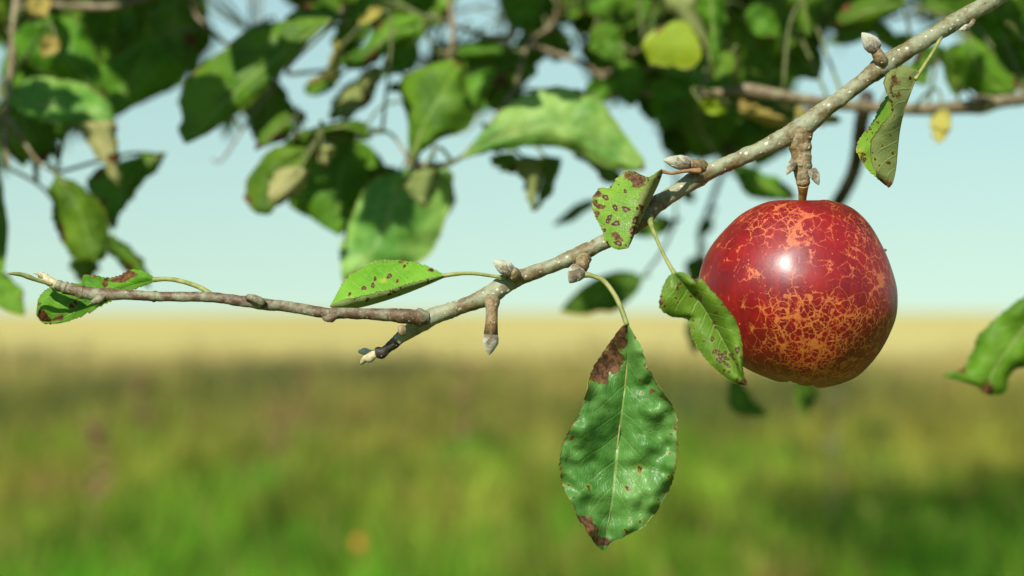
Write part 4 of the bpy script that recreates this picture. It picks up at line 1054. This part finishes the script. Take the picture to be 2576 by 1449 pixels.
bough('leafy_branch', 'blurred wavy green leaf reaching in from the right frame edge beside the apple',
      [[(2800, 560, 1.12, 8), (2720, 640, 1.1, 6), (2640, 730, 1.07, 4)]], [],
      [('g', 1.05, [(2640, 1440), (2480, 1530), (2330, 1680), (2310, 1740), (2250, 1840), (2160, 1870), (2200, 1890), (2330, 1930)], [(2660, 1450), (2560, 1640), (2440, 1800), (2350, 1960)], [(2680, 1470), (2660, 1760), (2520, 1850), (2480, 1900), (2470, 1960), (2400, 1975), (2360, 1965)], dict(ox=1288, pucker=4, dl=6, dr=6))])

# ------------------------------------------------------------------ the tree they grow on: trunk outside the frame
TB = Vector((1.55, 2.9, 0))
tree = thing('apple_tree', 'apple tree whose shaded crown of leaves fills the top of the picture', 'tree', TB)
tube('trunk', [(1.55, 2.9, -.1, .15), (1.53, 2.88, .3, .115), (1.48, 2.82, .8, .105), (1.5, 2.85, 1.3, .10), (1.55, 2.95, 1.8, .085), (1.6, 3.2, 2.6, .065), (1.6, 3.7, 3.6, .045), (1.45, 4.2, 4.8, .02)], M['bark_far'], tree, sides=20, rough=.08, rough_freq=9, n=60)
LIMBS = [[(1.5, 2.85, 1.2, .06), (1.1, 2.2, 1.55, .045), (.7, 1.6, 1.5, .03), (.45, 1.15, 1.3, .016), tuple(pt(2900, -230, .90)) + (.006,)],
         [(1.53, 2.9, 1.5, .055), (.9, 2.3, 1.9, .04), (.2, 1.75, 1.75, .028), (-.3, 1.5, 1.5, .016), (-.45, 1.4, 1.35, .008)],
         [(1.55, 2.95, 1.7, .05), (1.2, 2.5, 2.3, .035), (.5, 2.0, 2.6, .022), (-.2, 1.8, 2.7, .01)],
         [(1.55, 3.0, 1.8, .05), (2.2, 3.8, 2.7, .03), (2.8, 4.6, 3.9, .012)], [(1.58, 3.0, 2.2, .045), (1.0, 4.2, 3.1, .03), (.4, 5.4, 4.0, .012)], [(1.6, 3.5, 3.0, .04), (1.9, 4.6, 4.2, .02), (2.0, 5.6, 5.0, .01)], [(1.5, 2.9, 1.6, .045), (2.4, 2.5, 2.2, .03), (3.0, 2.3, 2.6, .012)],
         [(.2, 1.75, 1.75, .02), (.1, 1.4, 1.5, .012), (0, 1.15, 1.32, .006), (-.25, 1.02, 1.28, .003)], [(.45, 1.2, 1.3, .014), (.3, 1.12, 1.27, .008), (.1, 1.05, 1.26, .004)]]
for L_ in LIMBS:
    tube('limb', L_, M['bark_far'], tree, sides=12, rough=.08, rough_freq=15, n=50)

# single leaves of the crown that show in the top of the frame, between the gaps of sky
HOLES = [(290, 110, 60, 70), (590, 45, 90, 60), (560, 110, 40, 50), (800, 110, 70, 75), (1195, 45, 95, 75), (1100, 90, 40, 45), (1000, 190, 62, 60), (940, 400, 90, 70), (590, 315, 45, 50), (1395, 190, 65, 60), (1590, 275, 40, 60), (1650, 375, 50, 40), (1440, 85, 40, 45), (2140, 150, 110, 90), (2300, 70, 90, 60), (380, 300, 95, 130),
         (760, 250, 60, 60), (1130, 345, 50, 40), (10, 210, 26, 110), (980, 270, 70, 70), (200, 380, 60, 70), (2330, 200, 80, 60), (2070, 210, 70, 60), (2560, 110, 40, 60), (880, 60, 50, 40), (690, 20, 60, 60), (1240, 10, 50, 50), (510, 20, 30, 60), (470, 330, 60, 80)]
def blocked(x, y, r):
    r *= .8
    for cx, cy, rx, ry in HOLES:
        if ((x - cx) / (rx + r)) ** 2 + ((y - cy) / (ry + r)) ** 2 < 1:
            return True
    lim = 400 if x < 150 else 330 if x < 300 else 230 if x < 560 else (340 if x < 1180 else (260 if x < 1650 else (350 if x < 1990 else 190)))
    return y > lim - r
def dark_bough(label, x0, x1, count, seed, stems, lit=.12):
    rr = random.Random(seed)
    lv = []
    tries = 0
    while len(lv) < count and tries < 20000:
        tries += 1
        x, y, d = rr.uniform(x0, x1), rr.uniform(-60, 380), rr.uniform(1.42, 1.75)
        ln = rr.uniform(.055, .085) * FPX / d
        if blocked(x, y, ln * .40):
            continue
        a = rr.uniform(-.4, 3.5)
        dx, dy = math.cos(a) * ln / 2, math.sin(a) * ln / 2
        lv.append((x - dx, y - dy, x + dx, y + dy, ln * rr.uniform(.22, .34), d, d + rr.uniform(-.03, .03), 'g' if rr.random() < lit else 'd', dict(n=20, m=9)))
    return bough('leafy_branch', label, stems, lv, mat='bark_dark')
dark_bough('dim leafy branch along the top frame edge, behind the broad dark diagonal leaf', -20, 760, 105, 3, [[(900, -200, 1.7, 12), (600, -60, 1.65, 9), (380, 30, 1.6, 7), (200, 40, 1.6, 5), (40, 60, 1.58, 4)], [(380, 30, 1.6, 5), (420, 140, 1.58, 4), (380, 220, 1.56, 3)]])
dark_bough('dim leafy branch along the top frame edge, behind the forked branch', 740, 1480, 90, 5, [[(1500, -220, 1.7, 12), (1340, -40, 1.65, 9), (1270, 120, 1.6, 7), (1120, 170, 1.58, 5), (900, 40, 1.58, 4)], [(1270, 120, 1.6, 5), (1250, 220, 1.58, 3)]])
dark_bough('dim leafy branch above the tan branch, behind the lime yellow leaf', 1480, 2600, 70, 9, [[(2300, -200, 1.7, 12), (2000, -40, 1.66, 9), (1850, 120, 1.62, 7), (1700, 220, 1.6, 5), (1560, 60, 1.6, 4)], [(2000, -40, 1.66, 6), (2200, 30, 1.64, 4), (2480, 60, 1.62, 4)], [(1850, 120, 1.62, 5), (1880, 300, 1.6, 3)]])
# four shapes of leaf, reused
def proto_leaf(seed, L=.085, W=.027):
    rows = []
    n, m = 16, 9
    for i in range(n):
        u = i / (n - 1)
        f = max(wprof(u), .004)
        row = []
        for j in range(m):
            v = 2 * j / (m - 1) - 1
            h = abs(v) * .35 + .18 * math.sin(u * 8 + seed + (1.5 if v > 0 else 0)) * v * v
            row.append(Vector((u * L, v * W * f, W * f * h - L * .18 * u * u)))
        rows.append(row)
    holder = bpy.data.objects.new('tmp', None)
    o = _sheet('leaf', rows, .0003, holder, [M['leaf'], M['under']], None, None, True)
    me = o.data
    bpy.data.objects.remove(o); bpy.data.objects.remove(holder)
    return me
PROTO = [proto_leaf(k * 1.7, .08 + .012 * (k % 2), .026 + .003 * k) for k in range(4)]
made = 0
rr = random.Random(21)
while made < 295:
    x, y = rr.uniform(-60, 2640), rr.uniform(-70, 400)
    d = rr.uniform(1.7, 2.8)
    if blocked(x, y, .030 * FPX / d):
        continue
    o = bpy.data.objects.new('leaf', rr.choice(PROTO))
    COL.objects.link(o)
    o.parent = tree
    o.rotation_euler = (rr.uniform(-1.2, 1.2), rr.uniform(.2, 1.4), rr.uniform(0, 6.28))
    s = rr.uniform(.9, 1.3)
    o.scale = (s, s, s)
    o.location = pt(x, y, d) - TB - o.rotation_euler.to_matrix() @ Vector((.042 * s, 0, 0))
    if rr.random() < .92:
        SHADE.append((x, y, d, 300 / d, 60 / d))
    made += 1

# the rest of the crown, far too many to count, plus unseen leaves added for shade
def crown(name, centers, parent):
    c = np.array(centers)
    k = len(c)
    org = np.array(TB)
    V = np.zeros((k, 6, 3))
    for i in range(k):
        q = np.array(Matrix.Rotation(random.uniform(0, 6.28), 3, 'Z') @ Matrix.Rotation(random.uniform(-.2, 1.3), 3, 'Y') @ Matrix.Rotation(random.uniform(-.8, .8), 3, 'X'))
        s = c[i, 3]
        base = np.array([(-.5, 0, 0), (-.1, .30, .08), (-.1, -.30, .08), (.25, .22, .05), (.25, -.22, .05), (.5, 0, -.10)]) * s
        if c.shape[1] > 4 and c[i, 4] > 0:
            # added shade casters: turned face-on to the sun to block it
            z = SUN_DIR; a = Vector((0, 0, 1)).cross(z).normalized(); b = z.cross(a)
            th = random.uniform(0, 6.28)
            e1 = a * math.cos(th) + b * math.sin(th); e2 = z.cross(e1)
            q = np.array([e1, e2, z]).T
        V[i] = base @ q.T + c[i, :3] - org
    tri = np.array([(0, 2, 1), (1, 2, 4), (1, 4, 3), (3, 4, 5)])
    T = (np.arange(k)[:, None, None] * 6 + tri[None]).reshape(-1, 3)
    me = mesh_from(name, V.reshape(-1, 3), [tuple(map(int, t)) for t in T], uvs=[((b[0] + .5), b[1] * 1.5 + .5) for b in [(-.5, 0), (-.1, .3), (-.1, -.3), (.25, .22), (.25, -.22), (.5, 0)]] * k)
    return link(name, me, parent, [M['leaf']], 'stuff')

cent = []
tries = 0
while len(cent) < 15000 and tries < 200000:
    tries += 1
    q = Vector([random.gauss(0, 1) for _ in range(3)]).normalized() * random.random() ** .45
    p = Vector((1.35 + q.x * 2.4, 4.5 + q.y * 2.7, 3.9 + q.z * 2.1))
    if mnoise.noise(p * 1.3) < -.12:
        continue
    s = to_px(p)
    if s and -250 < s[0] < 2826 and s[1] > -130:
        continue
    # leave the light free that falls on the branches in view
    t = (p.y - 1.25) / SUN_DIR.y
    hit = p - SUN_DIR * t
    if p.y < 1.25 + .0 and abs(hit.x) < .45 and abs(hit.z - CAM_H) < .3:
        continue
    if p.y < 1.2:
        continue
    cent.append((p.x, p.y, p.z, random.uniform(.06, .10), 0))
def shades(q, size, lf):
    bx, by, tx, ty, hw, d = lf
    h = q - SUN_DIR * ((q.y - (CAM.y + d)) / SUN_DIR.y)
    s = to_px(h)
    a, b = np.array((bx, by)), np.array((tx, ty))
    t = np.clip(np.dot(np.array(s[:2]) - a, b - a) / np.dot(b - a, b - a), 0, 1)
    return np.linalg.norm(np.array(s[:2]) - a - (b - a) * t) < hw * .55 + size * .38 * FPX / d
low = 0  # leaves added overhead, out of view, to block skylight and dim the foliage
while low < 2600:
    p = Vector((random.uniform(-1.1, 1.6), random.uniform(1.25, 3.4), random.uniform(1.2, 2.3)))
    s = to_px(p)
    if s[1] > -150 or mnoise.noise(p * 2.2) < -.15:
        continue
    low += 1
    cent.append((p.x, p.y, p.z, random.uniform(.06, .10), 0))
# unseen leaves added out of frame, toward the sun, to darken chosen foliage
for (x, y, d, ln, hw, *force) in SHADE:
    tgt = pt(x, y, d)
    for k in range(5):
        yy = random.uniform(.90, d - .12)
        q = tgt + SUN_DIR * ((tgt.y - yy) / -SUN_DIR.y)
        q += Vector((random.uniform(-.4, .4) * ln * d / FPX, 0, random.uniform(-.3, .3) * ln * d / FPX)) * .8
        s = to_px(q)
        if s and -60 < s[0] < 2640 and s[1] > -60:
            continue
        size = max(ln, 2 * hw) * d / FPX * random.uniform(.7, 1.0)
        if not force and any(shades(q, size, lf) for lf in LIT):
            continue
        cent.append((q.x, q.y, q.z, size, 1))
crown('crown', cent, tree)  # one mesh: the tree's own leaves and the added shade casters

# ------------------------------------------------------------------ weeds standing in the meadow
def weed(px, py_base, d, h, label, cat, mat, head=None, lean=0.0, group=None):
    b = pt(px, py_base, d); b.z = 0
    t = thing('weed_stalk', label, cat, b, group)
    top = b + Vector((lean, 0, h))
    tube('stem', [tuple(b) + (.006,), tuple(b + Vector((lean * .3, 0, h * .5))) + (.005,), tuple(top) + (.003,)], mat, t, sides=8, n=20)
    rr = random.Random(px)
    for k in range(26 if head else 8):
        f = rr.uniform(.45, 1.0) if head else rr.uniform(.15, .8)
        p = b + Vector((lean * f, 0, h * f))
        a = rr.uniform(0, 6.28)
        e = p + Vector((math.cos(a), math.sin(a), rr.uniform(-.1, .9))) * rr.uniform(.03, .09)
        tube('seed_head' if head else 'side_leaf', [tuple(p) + (.004,), tuple((p + e) / 2) + (.012,), tuple(e) + (.003,)], head or mat, t, sides=6, n=6)
    return t
M['rust'] = simple_mat('rust_seed', (.15, .085, .04), (.23, .13, .06), 40, .8)
M['straw'] = simple_mat('straw', (.17, .16, .07), (.26, .24, .12), 40, .8)
M['weed_green'] = simple_mat('weed_green', (.12, .17, .02), (.2, .25, .04), 40, .7)
M['orange'] = simple_mat('orange_petal', (.62, .19, .03), (.75, .28, .05), 40, .6)
for i, (x, d, h, w) in enumerate([(225, 8.0, .55, 'nearest the lower left corner'), (345, 11.5, .62, 'under the broken twig end'), (690, 10.2, .58, 'below the middle of the bare shoot'), (755, 13.0, .62, 'below the forked stub'), (1165, 11.5, .66, 'left of the large hanging leaf')]):
    weed(x, 1200, d, h, 'blurred rust brown dock weed in the meadow, ' + w, 'weed', M['weed_green'], M['rust'], lean=.03, group='rusty weeds in the grass')
weed(2092, 1200, 8.5, .86, 'thin pale dead stalk standing in the grass below the apple', 'weed', M['straw'], None, lean=.05)
weed(2215, 1200, 7.6, .72, 'tall yellowish green stalk in shaded grass right of the pale dead stalk', 'weed', M['weed_green'], None, lean=-.02)
fb = pt(905, 1365, 7.9)
fl = thing('flower', 'single small orange flower head low in the blurred grass', 'flower', (fb.x, fb.y, 0))
tube('stem', [(fb.x, fb.y, 0, .004), (fb.x, fb.y, fb.z * .6, .003), (fb.x, fb.y, fb.z, .003)], M['weed_green'], fl, sides=6, n=8)
for k in range(10):
    a = k * .628
    tube('petal', [(fb.x, fb.y, fb.z, .006), (fb.x + math.cos(a) * .013, fb.y - .006, fb.z + math.sin(a) * .013, .007), (fb.x + math.cos(a) * .025, fb.y - .012, fb.z + math.sin(a) * .025, .003)], M['orange'], fl, sides=6, n=6)
